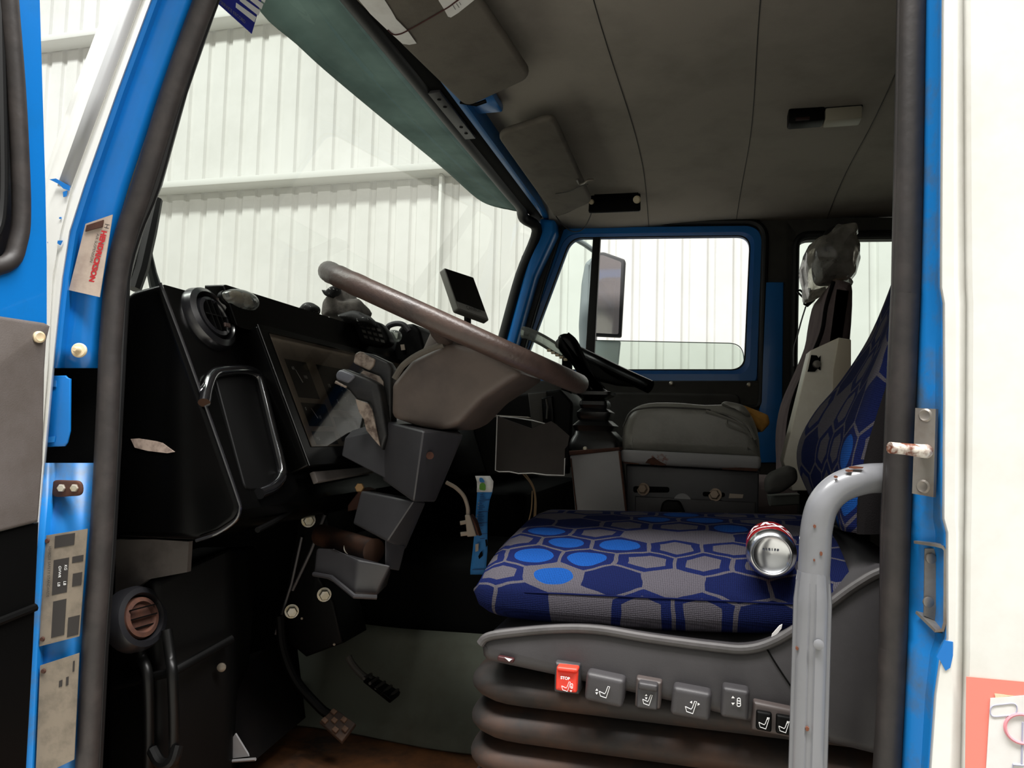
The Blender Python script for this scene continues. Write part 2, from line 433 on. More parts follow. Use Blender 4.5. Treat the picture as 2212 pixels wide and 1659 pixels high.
xp = P(944, 480, 7.8).x
bm = B(); box(bm, (xp-.02, 7.86, 0), (xp+.02, 7.97, zb-.086), .01)
solo('trim_3', bm, M['beam'], 'thin white upright post under the lower wall beam', 'post', kind='structure')
bm = B(); box(bm, (-18.3, -8, 0), (-18.1, 8.1, 12)); solo('wall_front', bm, M['hallw'], 'pale end wall of the hall ahead of the truck', 'wall', kind='structure')

bm = B(); box(bm, (-18, -6.2, 0), (14, -6, 12)); solo('wall_left.001', bm, mat('hall_near_wall', '#8d8c88', .7), 'unseen grey hall wall added behind the viewpoint to block light', 'wall', kind='structure')  # added out of view, dim grey, to hold back light entering the open door
bm = B(); box(bm, (13.8, -6, 0), (14, 8.2, 12)); solo('wall_back.001', bm, mat('hall_near_wall', '#8d8c88', .7), 'grey end wall of the hall behind the truck', 'wall', kind='structure')

# ================================================================== CAB SHELL
YN, YF = .97, 3.33
bm = B(); box(bm, (-1.1, .96, 1.0), (1.4, 3.36, 1.06), .004)
solo('floor.001', bm, M['floor'], 'rusty brown steel floor of the cab', 'floor', kind='structure')
bm = B(); box(bm, (-1.14, .99, .95), (-1.08, 3.36, 1.93)); solo('wall_front.001', bm, M['blackm'], 'black bulkhead under the dashboard', 'wall', kind='structure')
bm = B(); box(bm, (1.36, .95, 1.0), (1.42, 3.4, 2.8)); solo('wall_back', bm, M['dark'], 'dark rear wall of the cab', 'wall', kind='structure')
bm = B(); box(bm, (-.80, .94, 2.80), (1.42, 3.42, 2.86), .02); solo('roof', bm, M['white'], 'white cab roof panel', 'roof', kind='structure')

# headliner
ce = structure('ceiling', 'dark grey cloth headliner over the seats, with stitched seams', (0, 2.2, 2.78))
def lz(y):
    z = 2.772
    if y > 2.75: t = (y-2.75)/.6; z -= .085*t*t
    return z
ys = [1.0+i*(3.35-1.0)/24 for i in range(25)]; xs = [-.74+i*2.1/14 for i in range(15)]
bm = B(); sheet(bm, [[Vector((x, y, lz(y)+.004*math.sin(x*8.5+1.2))) for x in xs] for y in ys])
part('headliner', bm, M['liner'], ce, solid=.01)
for sx in (-.255, .122, .492):
    bm = B(); tube(bm, [Vector((sx+.012*math.sin(y*3), y, lz(y)+.004*math.sin(sx*8.5+1.2)-.0055)) for y in ys], .0015, 6); part('seam', bm, M['dark'], ce)

# far side
wr = structure('wall_right', 'far side of the cab with blue pillars and dark rear trim', (0, 3.35, 1.06))
bm = B(); slab(bm, PL([(1166, 470), (1198, 474), (1200, 500), (1156, 596), (1118, 730), (1072, 905), (1046, 905), (1094, 730), (1130, 596)], 3.22), (0, .10, 0), .018, .01)
part('windscreen_pillar', bm, M['blue'], wr, 'blue windscreen pillar')
bm = B(); slab(bm, PL([(1198, 490), (1216, 490), (1180, 596), (1140, 730), (1090, 905), (1068, 905), (1116, 730), (1155, 596)], 3.30), (0, .05, 0), .008)
part('door_gap', bm, M['rubberb'], wr, 'black gap strip')
bm = B(); slab(bm, PL([(1640, 470), (1700, 470), (1724, 500), (1724, 1300), (1630, 1300)], 3.33), (0, .06, 0), .01); part('door_pillar', bm, M['dark'], wr)
bm = B(); slab(bm, PL([(1654, 609), (1693, 609), (1689, 1000), (1634, 1000)], 3.315), (0, .02, 0), .006); part('pillar_panel', bm, M['blue'], wr, 'blue lower pillar panel')
outer = round_poly(PL([(1700, 470), (2360, 470), (2360, 1400), (1690, 1400)], 3.33), .02, 6)
inner = round_poly(PL([(1723, 518), (2200, 513), (2200, 905), (1716, 905)], 3.33), .05, 6)
bm = B(); ring(bm, outer, inner, (0, .05, 0)); part('rear_panel', bm, M['dark'], wr)
bm = B(); tube(bm, [p+Vector((0, -.005, 0)) for p in round_poly(PL([(1719, 508), (2205, 503), (2205, 915), (1712, 915)], 3.33), .06, 8)], .016, 10, True); part('window_rubber', bm, M['rubberb'], wr)
bm = B(); slab(bm, PL([(1000, 830), (1660, 830), (1660, 1560), (900, 1560)], 3.41), (0, .02, 0)); part('lower_skin', bm, M['white'], wr)
bm = B(); box(bm, (-.76, 3.33, 2.69), (1.38, 3.41, 2.82), .01); part('roof_rail', bm, M['dark'], wr)
o = solo('window_2', (lambda b: (face(b, round_poly(PL([(1722, 517), (2200, 512), (2200, 906), (1714, 906)], 3.36), .05, 6)), b)[1])(B()), M['glasst'], 'rear side window behind the passenger seat', 'window', kind='structure')

# windscreen: glass, rubber and header
wn = structure('window_1', 'large one-piece windscreen with black rubber surround', (-.9, 2.1, 1.95))
TOPX, TOPZ, BOTX, BOTZ = -.80, 2.735, -1.04, 1.93
def bow(y): return -.05*(1-((y-2.1)/1.15)**2)
bm = B(); g = []
for i in range(13):
    t = i/12; g.append([Vector((BOTX+(TOPX-BOTX)*t+bow(y), y, BOTZ+(TOPZ-BOTZ)*t)) for y in [1.02+k*2.36/20 for k in range(21)]])
sheet(bm, g); part('glass', bm, M['glass'], wn)
def hdr(u, v, x): return PX(u, v, x)
top_rub = [Vector((-.795, y, 2.728)) for y in (1.0, 1.5, 2.0, 2.5, 2.9)]+[Vector((-.793, 3.08, 2.726)), Vector((-.800, 3.16, 2.700)), P(1160, 500, 3.22)]
rub = smooth_path(top_rub+[P(1124, 596, 3.24), P(1087, 730, 3.24), P(1040, 905, 3.24)], 5)
bm = B(); tube(bm, rub, .025, 12); part('rubber_surround', bm, M['rubberb'], wn)
bm = B(); box(bm, (-.785, 1.0, 2.715), (-.725, 3.3, 2.80), .012); part('header_rail', bm, M['blackm'], wn)
bm = B(); box(bm, (-.728, 1.0, 2.712), (-.70, 3.3, 2.80), .008); part('header_flange', bm, M['blued'], wn, 'dark blue header flange')
pl = PL([(1012, 238), (1030, 234), (1072, 300), (1050, 304)], 2.2)
bm = B(); box(bm, (-.782, 1.93, 2.706), (-.745, 2.27, 2.718), .002)
part('bracket_plate', bm, M['greyd'], wn, 'grey drilled bracket plate')
for y in (1.97, 2.02, 2.17, 2.22):
    bm = B(); lathe(bm, (-.762, y, 2.7055), (0, 0, -1), [(.006, 0), (.006, .001)], 10); part('screw_hole', bm, M['blackm'], wn)
bm = B(); box(bm, (-.72, 1.98, 2.735), (-.62, 2.16, 2.765), .01); part('roof_bracket', bm, M['blue'], wn, 'bare blue roof bracket')

# near side
wl = structure('wall_left', 'near side of the cab around the open doorway, blue jambs and white skin', (0, .95, 1.0))
# rows: v, white outer, stripe left, stripe right, lip, blue right, seal right
AR = [(-260, 425, 442, 474, 494, 588, 640), (-60, 285, 302, 334, 354, 448, 500), (0, 250, 272, 305, 328, 416, 470), (200, 174, 196, 230, 254, 341, 401), (400, 103, 124, 155, 184, 273, 346), (500, 92, 108, 130, 152, 243, 305),
      (600, 88, 100, 112, 136, 224, 278), (750, 86, 95, 104, 120, 208, 269), (795, 85, 93, 102, 116, 206, 267)]
AL = [(1000, 70, 78, 86, 97, 199, 256), (1200, 56, 62, 68, 79, 187, 245), (1400, 46, 52, 58, 67, 173, 230), (1659, 34, 41, 48, 56, 159, 217), (1760, 30, 36, 42, 50, 153, 211)]
MID = [(795, 85, 93, 102, 116, 206, 267), (1000, 70, 78, 86, 97, 199, 256)]
def skin(rows, cols, ys):
    return [[P(r[1+c], r[0], y) for c, y in zip(cols, ys)] for r in rows]
for nm, rows, lab in (('upper_jamb', AR, None), ('lower_jamb', AL, None)):
    bm = B(); g = []
    for r in rows:
        a, b = r[4], r[5]
        g.append([P(a, r[0], .928), P(a+(b-a)*.12, r[0], .934), P(a+(b-a)*.25, r[0], .95), P(a+(b-a)*.6, r[0], .958), P(b+6, r[0], .975)])
    sheet(bm, g); part(nm, bm, M['blue'] if nm == 'upper_jamb' else M['bluew'], wl, 'blue door jamb', solid=.003)
bm = B(); g = [[P(r[1]-14, r[0], 1.0), P(r[1], r[0], .945), P(r[2], r[0], .93), P(r[3], r[0], .926), P(r[3]+2, r[0], .930), P(r[4]-3, r[0], .924), P(r[4], r[0], .930)] for r in AR+AL]
sheet(bm, g); part('outer_skin', bm, M['white'], wl, 'white outer pillar skin', solid=.003)
bm = B(); g = [[P(r[2]+1, r[0], .9285), P(r[3]-1, r[0], .9245)] for r in AR[:5]]; sheet(bm, g); part('grey_stripe', bm, M['wgrey'], wl, 'grey stripe', solid=.0015)
bm = B()
def chip(bm, pts, Y, dv=(0, -.0012, 0)):
    c = Vector(); q = [P(u, v, Y) for u, v in pts]
    slab(bm, q, dv)
chip(bm, [(108, 388), (122, 386), (140, 396), (152, 402), (150, 412), (138, 408), (128, 398)], .924); chip(bm, [(137, 415), (146, 412), (144, 424), (138, 426)], .924)
chip(bm, [(103, 523), (116, 524), (112, 534), (107, 530)], .93); chip(bm, [(126, 520), (136, 520), (131, 530), (125, 526)], .925); chip(bm, [(129, 470), (133, 469), (133, 473), (129, 473)], .925)
part('paint_chip', bm, M['blue'], wl, 'blue paint chips')
bm = B(); slab(bm, PL([(80, 780), (222, 780), (215, 1012), (66, 1012)], .985), (0, .02, 0)); part('hinge_pocket', bm, M['blackm'], wl, 'black hinge pocket')
# inner trim behind the seal, pillar body
bm = B(); g = [[P(r[5]-8, r[0], 1.005), P((r[5]+r[6])/2, r[0], 1.002), P(r[6]-5, r[0], 1.008), P(r[6]+2, r[0], 1.035), P(r[6]-30, r[0], 1.06)] for r in AR+AL]
sheet(bm, g); part('inner_pillar_trim', bm, M['rubberb'], wl, solid=.004)
# rear jamb rows: v, seal left, seal right, blue left, blue right, white right, groove right
BR = [(-270, 1955, 2008, 2010, 2044, 2078, 2096), (-60, 1948, 2001, 2003, 2038, 2072, 2090), (0, 1946, 1999, 2001, 2037, 2072, 2090), (420, 1938, 1992, 1996, 2034, 2074, 2092), (620, 1934, 1986, 1991, 2033, 2076, 2094), (655, 1932, 1985, 1990, 2039, 2078, 2096),
      (870, 1922, 1975, 1982, 2040, 2077, 2095), (1120, 1911, 1966, 1971, 2038, 2075, 2092), (1150, 1910, 1964, 1970, 2046, 2074, 2091), (1380, 1908, 1952, 1962, 2047, 2072, 2089), (1410, 1907, 1950, 1960, 2034, 2072, 2089), (1500, 1904, 1946, 1955, 2021, 2070, 2087), (1659, 1895, 1937, 1949, 2010, 2066, 2084), (1760, 1888, 1932, 1944, 2004, 2062, 2080)]
def dent(v): return 1 if 1160 < v < 1400 else 0
BR2 = []
for a, b in zip(BR[:-1], BR[1:]):
    n = max(1, int((b[0]-a[0])/60))
    for k in range(n): BR2.append(tuple(a[i]+(b[i]-a[i])*k/n for i in range(7)))
BR2.append(BR[-1])
bm = B(); g = []
for r in BR2:
    a, b = r[3], r[4]; d = .02*max(0, 1-abs(r[0]-1270)/140)
    g.append([P(a-6, r[0], .978), P(a+(b-a)*.3, r[0], .962+d), P(a+(b-a)*.7, r[0], .952+d*.6), P(a+(b-a)*.92, r[0], .934), P(b, r[0], .926)])
sheet(bm, g); part('rear_jamb', bm, M['bluew'], wl, 'worn blue rear jamb', solid=.003)
bm = B(); g = [[P(r[4], r[0], .926), P(r[4]+4, r[0], .922), P((r[4]*.4+r[5]*.6), r[0], .922), P(r[5], r[0], .930), P((r[5]+r[6])/2, r[0], .936), P(r[6], r[0], .928), P(r[6]+8, r[0], .922), P(2330, r[0], .922), Vector((1.42, .922, P(2330, r[0], .922).z))] for r in BR2]
sheet(bm, g); part('rear_skin', bm, M['white'], wl, 'white outer skin', solid=.003)
bm = B()
chip(bm, [(2040, 1383), (2058, 1386), (2058, 1415), (2052, 1442), (2042, 1448), (2030, 1426), (2022, 1418), (2032, 1400)], .921)
part('paint_chip', bm, M['blue'], wl, 'blue paint chip')
bm = B(); g = [[P(r[1]-6, r[0], 1.06), P(r[1]+3, r[0], 1.012), P((r[1]+r[2])/2, r[0], 1.004), P(r[3]+4, r[0], .996), P(r[3]+30, r[0], .985)] for r in BR2]
sheet(bm, g); part('rear_pillar_trim', bm, M['rubberb'], wl, solid=.004)
bm = B(); box(bm, (.27, 1.0, 1.0), (1.38, 1.04, 2.8)); part('rear_inner_panel', bm, M['dark'], wl)
bm = B(); box(bm, (-.84, .95, 2.55), (1.38, 1.03, 2.82), .01); part('roof_rail', bm, M['white'], wl)

# weather strip running round the doorway (one rubber loop)
ws = thing('door_weather_strip', 'black rubber weather strip lining the near doorway', 'weather strip', (-.3, .985, 1.05))
def seal_path(rows, c0, c1, y, off=0.): return smooth_path([P((r[c0]*(1-off)+r[c1]*off), r[0], y) for r in rows], 4)
fa = seal_path(AR+AL, 5, 6, .978, .5); fb = seal_path(BR, 1, 2, .978, .5)
fw = lambda rows, c0, c1: sum((r[c1]-r[c0]) for r in rows)/len(rows)/2*.98/1600
bm = B(); tube(bm, fa, .0165, 14); part('front_run', bm, M['rubber'], ws)
bm = B(); tube(bm, seal_path(AR+AL, 5, 6, .992, .86), .0085, 10); part('front_lip', bm, M['rubberb'], ws)
bm = B(); tube(bm, fb, .0150, 14); part('rear_run', bm, M['rubber'], ws)
bm = B(); tube(bm, seal_path(BR, 1, 2, .985, .12), .0075, 10); part('rear_lip', bm, M['rubber'], ws)

# ------------------------------------------------------------------ things on the front jamb
def jamb_y(f): return .928+(.03*min(1, f/.25) if f < .25 else .03+.008*(f-.25))-.004
def sticker_plate(bm, pts, th=.0015):
    q = [P(u, v, y) for u, v, y in pts]; n = (q[1]-q[0]).cross(q[2]-q[0]).normalized()
    if n.dot(CAM-q[0]) < 0: n = -n
    slab(bm, q, n*th); return q, n
def on_quad(q, s, t): return q[0]*(1-s)*(1-t)+q[1]*s*(1-t)+q[2]*s*t+q[3]*(1-s)*t
def qrect(bm, q, n, s0, t0, s1, t1, lift=.0022, th=.0006):
    slab(bm, [on_quad(q, s, t)+n*(lift-th) for s, t in ((s0, t0), (s1, t0), (s1, t1), (s0, t1))], n*th)
def qtext(bm, q, n, s, t, size, string, along, lift=.0030, bold=0.):
    """text starting at (s,t) of quad, running along +t ('t') or +s ('s')"""
    o = on_quad(q, s, t); ds = (q[1]-q[0]).normalized(); dt = (q[3]-q[0]).normalized()
    xd = dt if along == 't' else ds
    yd = n.cross(xd).normalized()
    text_into(bm, string, size, o+n*lift, xd, yd, 0, bold=bold)
t = thing('maker_sticker', 'aged sticker with red lettering on the blue door jamb', 'sticker', P(190, 550, .945))
bm = B(); q, n = sticker_plate(bm, [(186, 484, .941), (244, 464, .950), (216, 642, .950), (150, 627, .941)]); part('sticker_film', bm, M['sticker'], t)
bm = B(); qtext(bm, q, n, .72, .17, .0118, 'HENDRICKSON', 't', bold=.0006); part('brand_lettering', bm, M['redink'], t, 'red lettering')
bm = B(); qtext(bm, q, n, .80, .09, .011, 'H', 't'); qtext(bm, q, n, .55, .20, .0062, 'AIR SUSPENSION', 't'); part('small_lettering', bm, M['ink'], t, 'black lettering')
bm = B(); qrect(bm, q, n, .10, .04, .72, .13, .004, .002); part('peeled_corner', bm, M['rust'], t, 'brown peeled corner')

t = thing('identification_plate', 'riveted metal plate with black printed cells, upper of two on the jamb', 'plate', P(135, 1380, .945), 'riveted plates on the door jamb')
bm = B(); q, n = sticker_plate(bm, [(97, 1157, .938), (190, 1142, .952), (172, 1374, .952), (86, 1396, .938)]); part('metal_plate', bm, M['plate'], t)
bm = B()
for s0, t0, s1, t1 in ((.26, .24, .62, .56), (.26, .02, .72, .13), (.30, .62, .62, .95), (.70, .80, .98, .98), (.74, .40, .96, .52), (.7, .24, .96, .30)): qrect(bm, q, n, s0, t0, s1, t1)
part('printed_cells', bm, M['ink'], t, 'black printed cells')
bm = B()
for i, (s, tt, w) in enumerate(((.40, .30, 'GVWR'), (.54, .30, 'KG'), (.40, .45, 'LB'), (.54, .45, 'LB'))): qtext(bm, q, n, s, tt, .006, w, 't', .0036)
part('cell_lettering', bm, M['whiteink'], t, 'white lettering')
bm = B()
qtext(bm, q, n, .14, .10, .0058, 'VEHICLE SAFETY STANDARDS', 't', .0036); part('border_lettering', bm, M['ink'], t)
for s, tt in ((.08, .05), (.08, .94)):
    bm = B(); lathe(bm, on_quad(q, s, tt)+n*.001, n, [(.004, 0), (.003, .003)], 10); part('rivet', bm, M['rust'], t, 'rusty rivet')
t = thing('lower_plate', 'blank tan riveted plate at the foot of the jamb', 'plate', P(120, 1640, .945), 'riveted plates on the door jamb')
bm = B(); q, n = sticker_plate(bm, [(88, 1437, .938), (172, 1410, .952), (161, 1640, .952), (78, 1680, .938)]); part('metal_plate', bm, M['plate'], t)
bm = B()
for s0, t0, s1, t1 in ((.52, .20, .6, .26), (.7, .19, .76, .27), (.86, .06, .9, .16)): qrect(bm, q, n, s0, t0, s1, t1)
part('printed_marks', bm, M['ink'], t)
bm = B(); lathe(bm, on_quad(q, .1, .06)+n*.001, n, [(.004, 0), (.003, .003)], 10); part('rivet', bm, M['rust'], t, 'rusty rivet')

t = thing('door_switch', 'cream plastic door light plunger on the blue jamb', 'switch', P(172, 765, .95))
o, d = P(172, 757, .948), Vector((.35, -.9, 0)).normalized()
bm = B(); lathe(bm, o, d, [(.0115, 0), (.0115, .003), (.010, .005)], 24); part('flange', bm, M['cream'], t)
bm = B(); lathe(bm, o+d*.005, d, [(.0055, 0), (.0045, .010), (.003, .013)], 16); part('plunger', bm, M['cream'], t)
t = thing('check_strap_bracket', 'brown oval bracket with two bolts on the blue jamb', 'bracket', P(150, 1070, .95))
bm = B(); slab(bm, PL([(117, 1036), (181, 1038), (183, 1070), (117, 1074)], .949), (0, -.006, 0), .002, .012); part('oval_plate', bm, M['rust'], t)
for u in (135, 163):
    bm = B(); bolt(bm, P(u, 1054, .944), (.3, -.9, 0), .0062, .006); part('bolt', bm, M['zinc'], t, 'dull brass bolt')

# ------------------------------------------------------------------ things on the rear jamb
t = thing('latch_plate', 'rusty steel latch plate with striker pin on the rear jamb', 'latch', P(2000, 1075, .95))
bm = B(); q, n = sticker_plate(bm, [(1983, 882, .951), (2027, 884, .936), (2022, 1074, .936), (1976, 1066, .951)], .006); part('plate', bm, M['steel'], t)
for tt in (.08, .9):
    bm = B(); lathe(bm, on_quad(q, .5, tt)+n*.006, n, [(.008, 0), (.006, .0015), (.004, .0005)], 16); part('screw_head', bm, M['steel'], t)
bm = B(); tube(bm, [P(2006, 975, .945), P(1990, 974, .925), P(1955, 970, .918), P(1922, 967, .912)], [.0085, .0075, .0065, .0065], 14); part('striker_pin', bm, mat('chipped_white', '#d9d2c8', .4, hex2='#6a3a25', scale=60, lo=.45, hi=.6), t, 'chipped white striker pin')
t = thing('door_catch', 'bent steel catch bracket set in the rear jamb below the latch', 'latch', P(2010, 1365, .95))
bm = B(); pth = [P(1974, 1171, .968), P(2020, 1178, .935), P(2036, 1182, .928), P(2042, 1190, .926), P(2041, 1345, .926), P(2036, 1362, .928), P(2020, 1363, .932), P(1978, 1322, .968)]
rings = []
for i, p in enumerate(pth):
    a = pth[max(0, i-1)]; b = pth[min(len(pth)-1, i+1)]; tdir = (b-a).normalized(); side = Vector((.55, .83, 0)); side = (side-tdir*side.dot(tdir)).normalized(); nn = tdir.cross(side)
    rings.append([p+side*.000+nn*.0016, p+side*.022+nn*.0016, p+side*.022-nn*.0016, p-nn*.0016])
loft(bm, rings); part('strip', bm, M['steel'], t)
bm = B(); slab(bm, PL([(1998, 1185), (2032, 1185), (2030, 1345), (1996, 1330)], .957), (0, .003, 0)); part('backing_plate', bm, M['steel'], t)
for u, v in ((2010, 1206), (2004, 1300)):
    bm = B(); bolt(bm, P(u, v, .956), (.2, -.9, 0), .006, .003, 12); part('screw', bm, M['steel'], t)

# poster on the white skin, right edge
t = thing('warning_poster', 'red notice in overexposed pink with white diagram sheet on the white body side', 'poster', P(2150, 1700, .92))
bm = B(); slab(bm, PL([(2087, 1461), (2330, 1483), (2330, 1720), (2084, 1720)], .9203), (0, -.001, 0)); part('red_backing', bm, M['pink'], t)
bm = B(); slab(bm, PL([(2139, 1508), (2330, 1492), (2330, 1720), (2126, 1720)], .9190), (0, -.0008, 0)); part('diagram_sheet', bm, M['paper'], t, 'white diagram sheet')
bm = B(); slab(bm, PL([(2148, 1498), (2190, 1503), (2150, 1507)], .9190), (0, -.0006, 0)); part('paper_corner', bm, M['cream'], t, 'cream paper corner')
bm = B(); tube(bm, round_poly(PL([(2139, 1524), (2197, 1518), (2197, 1544), (2139, 1549)], .9180), .006, 4), .0006, 6, True); part('grey_outline', bm, M['posterl'], t)
bm = B(); c = P(2208, 1574, .918); tube(bm, [c+Vector((.016*math.cos(a), 0, .015*math.sin(a))) for a in [2*math.pi*k/32 for k in range(32)]], .0018, 6, True); part('red_ring', bm, M['posterr'], t)
bm = B(); tube(bm, [P(2209, 1560, .918), P(2207, 1650, .918)], .0009, 6); tube(bm, [P(2188, 1651, .918), P(2212, 1653, .918)], .0012, 6); tube(bm, [P(2188, 1651, .918), P(2187, 1690, .918)], .0006, 6); part('diagram_lines', bm, M['posterl'], t)

# ------------------------------------------------------------------ open door at the left edge
XD = -.935
def D(u, v, x=XD): return PX(u, v, x)
dr = thing('cab_door', 'open near door, blue window frame over grey trim, at left edge', 'door', (XD, .6, 1.1))
def dslab(pts, th, ch=.0, r=0., x=XD, seg=3):
    b_ = B(); slab(b_, [D(u, v, x) for u, v in pts], (th, 0, 0), ch, r, seg); return b_
o_ = [D(u, v, XD) for u, v in ((78, -120), (86, 0), (92, 200), (98, 400), (101, 560), (101, 722), (-700, 640), (-700, 300), (-700, -120))]
i_ = [D(u, v, XD) for u, v in ((20, -120), (25, 0), (37, 150), (46, 300), (51, 450), (44, 520), (14, 572), (-120, 590), (-700, 500))]
bm = B(); vs1 = [bm.verts.new(p) for p in o_]; vs2 = [bm.verts.new(p+Vector((-.004, 0, 0))) for p in i_]; 
for i in range(5): bm.faces.new((vs1[i], vs1[i+1], vs2[i+1], vs2[i]))
bm.faces.new((vs1[5], vs1[6], vs2[8], vs2[7], vs2[6], vs2[5]))
o2 = [p+Vector((-.02, .004, 0)) for p in o_[:6]]; vs3 = [bm.verts.new(p) for p in o2]
for i in range(5): bm.faces.new((vs1[i], vs3[i], vs3[i+1], vs1[i+1]))
bmesh.ops.subdivide_edges(bm, edges=bm.edges[:], cuts=1)
part('window_frame', bm, M['blue'], dr, 'blue window frame', smooth=50)
bm = B(); tube(bm, smooth_path([p+Vector((-.004, 0, 0)) for p in i_[:8]], 5), .012, 12); part('window_rubber', bm, M['rubber'], dr, 'brownish black window rubber')
bm = B(); face(bm, [D(u, v, XD-.03) for u, v in ((40, -120), (66, 300), (60, 640), (-700, 640), (-700, -120))]); part('window_backing', bm, M['rubber'], dr, solid=.004)
bm = B(); tube(bm, smooth_path([D(u, v, XD-.012) for u, v in ((-4, -120), (0, 100), (4, 300), (4, 430), (-8, 500), (-50, 535), (-200, 560))], 4), .007, 10); part('window_channel', bm, M['rubberb'], dr)
part('upper_trim', dslab([(-700, 575), (100, 697), (112, 704), (104, 735), (100, 800), (96, 1000), (86, 1128), (-700, 1330)], -.018, .006, x=XD+.004), M['doorg'], dr, 'grey upper trim panel')
part('lower_trim', dslab([(-700, 1330), (86, 1128), (74, 1400), (57, 1700), (-700, 1900)], -.012, .004, x=XD-.002), M['black'], dr, 'black lower trim panel')
bm = B(); tube(bm, [D(-100, 1382, XD), D(76, 1312, XD)], .006, 8); part('trim_ridge', bm, M['black'], dr)
bm = B(); o = D(83, 728, XD+.005); lathe(bm, o, (1, -.2, 0), [(.0085, 0), (.0085, .003), (.006, .0045), (.003, .0035)], 20); part('trim_screw', bm, M['cream'], dr, 'cream trim screw')
bm = B(); slab(bm, PL([(92, 812), (140, 811), (145, 816), (151, 818), (150, 930), (144, 956), (138, 964), (92, 966)], .935), (0, .004, 0), .0015)
hb = part('hinge_leaf', bm, M['blue'], dr, 'bright blue hinge leaf')
bm = B(); slab(bm, PL([(96, 820), (122, 822), (122, 836), (96, 834)], .9345), (0, -.001, 0)); slab(bm, PL([(96, 945), (120, 942), (118, 955), (96, 957)], .9345), (0, -.001, 0)); part('worn_patch', bm, M['bluew'], hb, 'worn patches')

# ================================================================== OVERHEAD
def visor(px4, zfront, zrear, label, th=.026):
    pass
# exterior smoked sun shield above the windscreen
sh = B(); top = []; low = []
lowpx = [(470, -160), (500, -110), (560, 22), (640, 95), (700, 150), (800, 234), (900, 316), (965, 370), (1030, 428), (1068, 446)]
g = []
for i, (u, v) in enumerate(lowpx):
    xl = -1.02 if i < 8 else (-.99 if i == 8 else -.95)
    p = PX(u, v, xl); yt = p.y
    g.append((p, yt))
g.append((P(1110, 455, 3.20), 3.20)); g.append((P(1148, 460, 3.24), 3.24))
gg = []
gs_ = list(zip(smooth_path([a_[0] for a_ in g], 4), smooth_path([Vector((a_[1], 0, 0)) for a_ in g], 4)))
for p, yt in [(a_, b_.x) for a_, b_ in gs_]:
    tp = Vector((-.835, min(yt, 3.24), 2.745)); gg.append([p+(tp-p)*(k/6)+Vector((-.03*math.sin(math.pi*k/6), 0, .01*math.sin(math.pi*k/6))) for k in range(7)])
sheet(sh, gg)
solo('sun_shield', sh, M['shield'], 'smoky green acrylic sun shield outside along the top of the windscreen', 'sun shield', solid=.003)

t = thing('sun_visor', 'dark padded driver sun visor holding tucked papers under a cord', 'sun visor', (-.6, 1.5, 2.70), 'padded sun visors')
c4 = [PZ(700, -75, 2.705), PZ(990, -80, 2.695), PZ(1150, 160, 2.690), PZ(1008, 226, 2.700)]
def visor_slab(bm, c4, th, r): 
    n = (c4[1]-c4[0]).cross(c4[2]-c4[0]).normalized()
    if n.z > 0: n = -n
    slab(bm, [p+n*(-th/2) for p in c4], n*th, th*.45, r, 4, 6); return n
bm = B(); nv = visor_slab(bm, c4, .024, .045); part('padded_board', bm, M['visor'], t)
bm = B(); tube(bm, [c4[3]+Vector((-.02, .0, .01)), c4[3]+Vector((.02, .03, .012)), c4[3]+Vector((.05, .03, .02))], .006, 8); part('pivot_arm', bm, M['black'], t)
vo, vn = c4[0]+nv*.0125, nv
def V(u, v, k=0.): p = PP(u, v, vo, vn); return p+vn*k
bm = B(); slab(bm, [V(u, v, .0012) for u, v in ((740, -40), (777, 0), (800, 28), (842, 68), (870, 93), (884, 95), (900, 92), (880, 64), (856, 40), (846, 22), (832, 0), (810, -40))], vn*.001)
solo('paper_slip', bm, M['paper'], 'long white paper strip tucked on the driver visor by the windscreen', 'paper', 'papers on the driver visor')
bm = B(); slab(bm, [V(u, v, .0012) for u, v in ((930, -40), (948, 0), (958, 16), (968, 34), (974, 36), (990, 26), (1020, 2), (1060, -30))], vn*.001)
t2 = solo('paper_note', bm, M['paper'], 'small white note with ink marks tucked on the driver visor rear edge', 'paper', 'papers on the driver visor')
bm = B()
for a, b, c, d in ((978, 8, 984, 18), (986, 5, 992, 14), (992, 2, 996, 8)): tube(bm, [V(a, b, .0028), V(c, d, .0028)], .0005, 5)
part('pen_marks', bm, M['ink'], t2)
bm = B(); tube(bm, smooth_path([V(838, 62, .003), V(848, 70, .004), V(860, 71, .004), V(882, 62, .004), V(960, 18, .003), V(982, 2, .004), V(1010, -18, .003)], 5), .0016, 8)
solo('elastic_cord', bm, mat('maroon_cord', '#3d1512', .8), 'dark red elastic cord stretched round the driver visor', 'cord')

t = thing('sun_visor.001', 'grey padded passenger sun visor above the far windscreen corner', 'sun visor', (-.6, 2.6, 2.68), 'padded sun visors')
c4b = [PZ(1072, 286, 2.700), PZ(1196, 246, 2.690), PZ(1280, 432, 2.680), PZ(1200, 466, 2.688)]
bm = B(); nb = visor_slab(bm, c4b, .024, .05); part('padded_board', bm, M['visor'], t)
vb = c4b[0]+nb*.0125
def VB(u, v, k=0.): return PP(u, v, vb, nb)+nb*k
bm = B(); tube(bm, smooth_path([VB(1200, 418, .002), VB(1230, 412, .003), VB(1250, 402, .003), VB(1270, 396, .003)], 4), .0016, 6); part('crease_seam', bm, M['dark'], t)
bm = B(); tube(bm, smooth_path([VB(1246, 386, .003), VB(1252, 394, .006), VB(1262, 392, .006), VB(1270, 388, .002), VB(1282, 388, .0)], 4), .004, 8)
solo('visor_clip', bm, M['steel'], 'small bent metal clip on the passenger visor edge', 'clip')
bm = B(); tube(bm, smooth_path([P(1196, 458, 3.15), P(1200, 464, 3.14), P(1220, 460, 3.12), P(1250, 446, 3.08), P(1280, 432, 3.04)], 5), .004, 8)
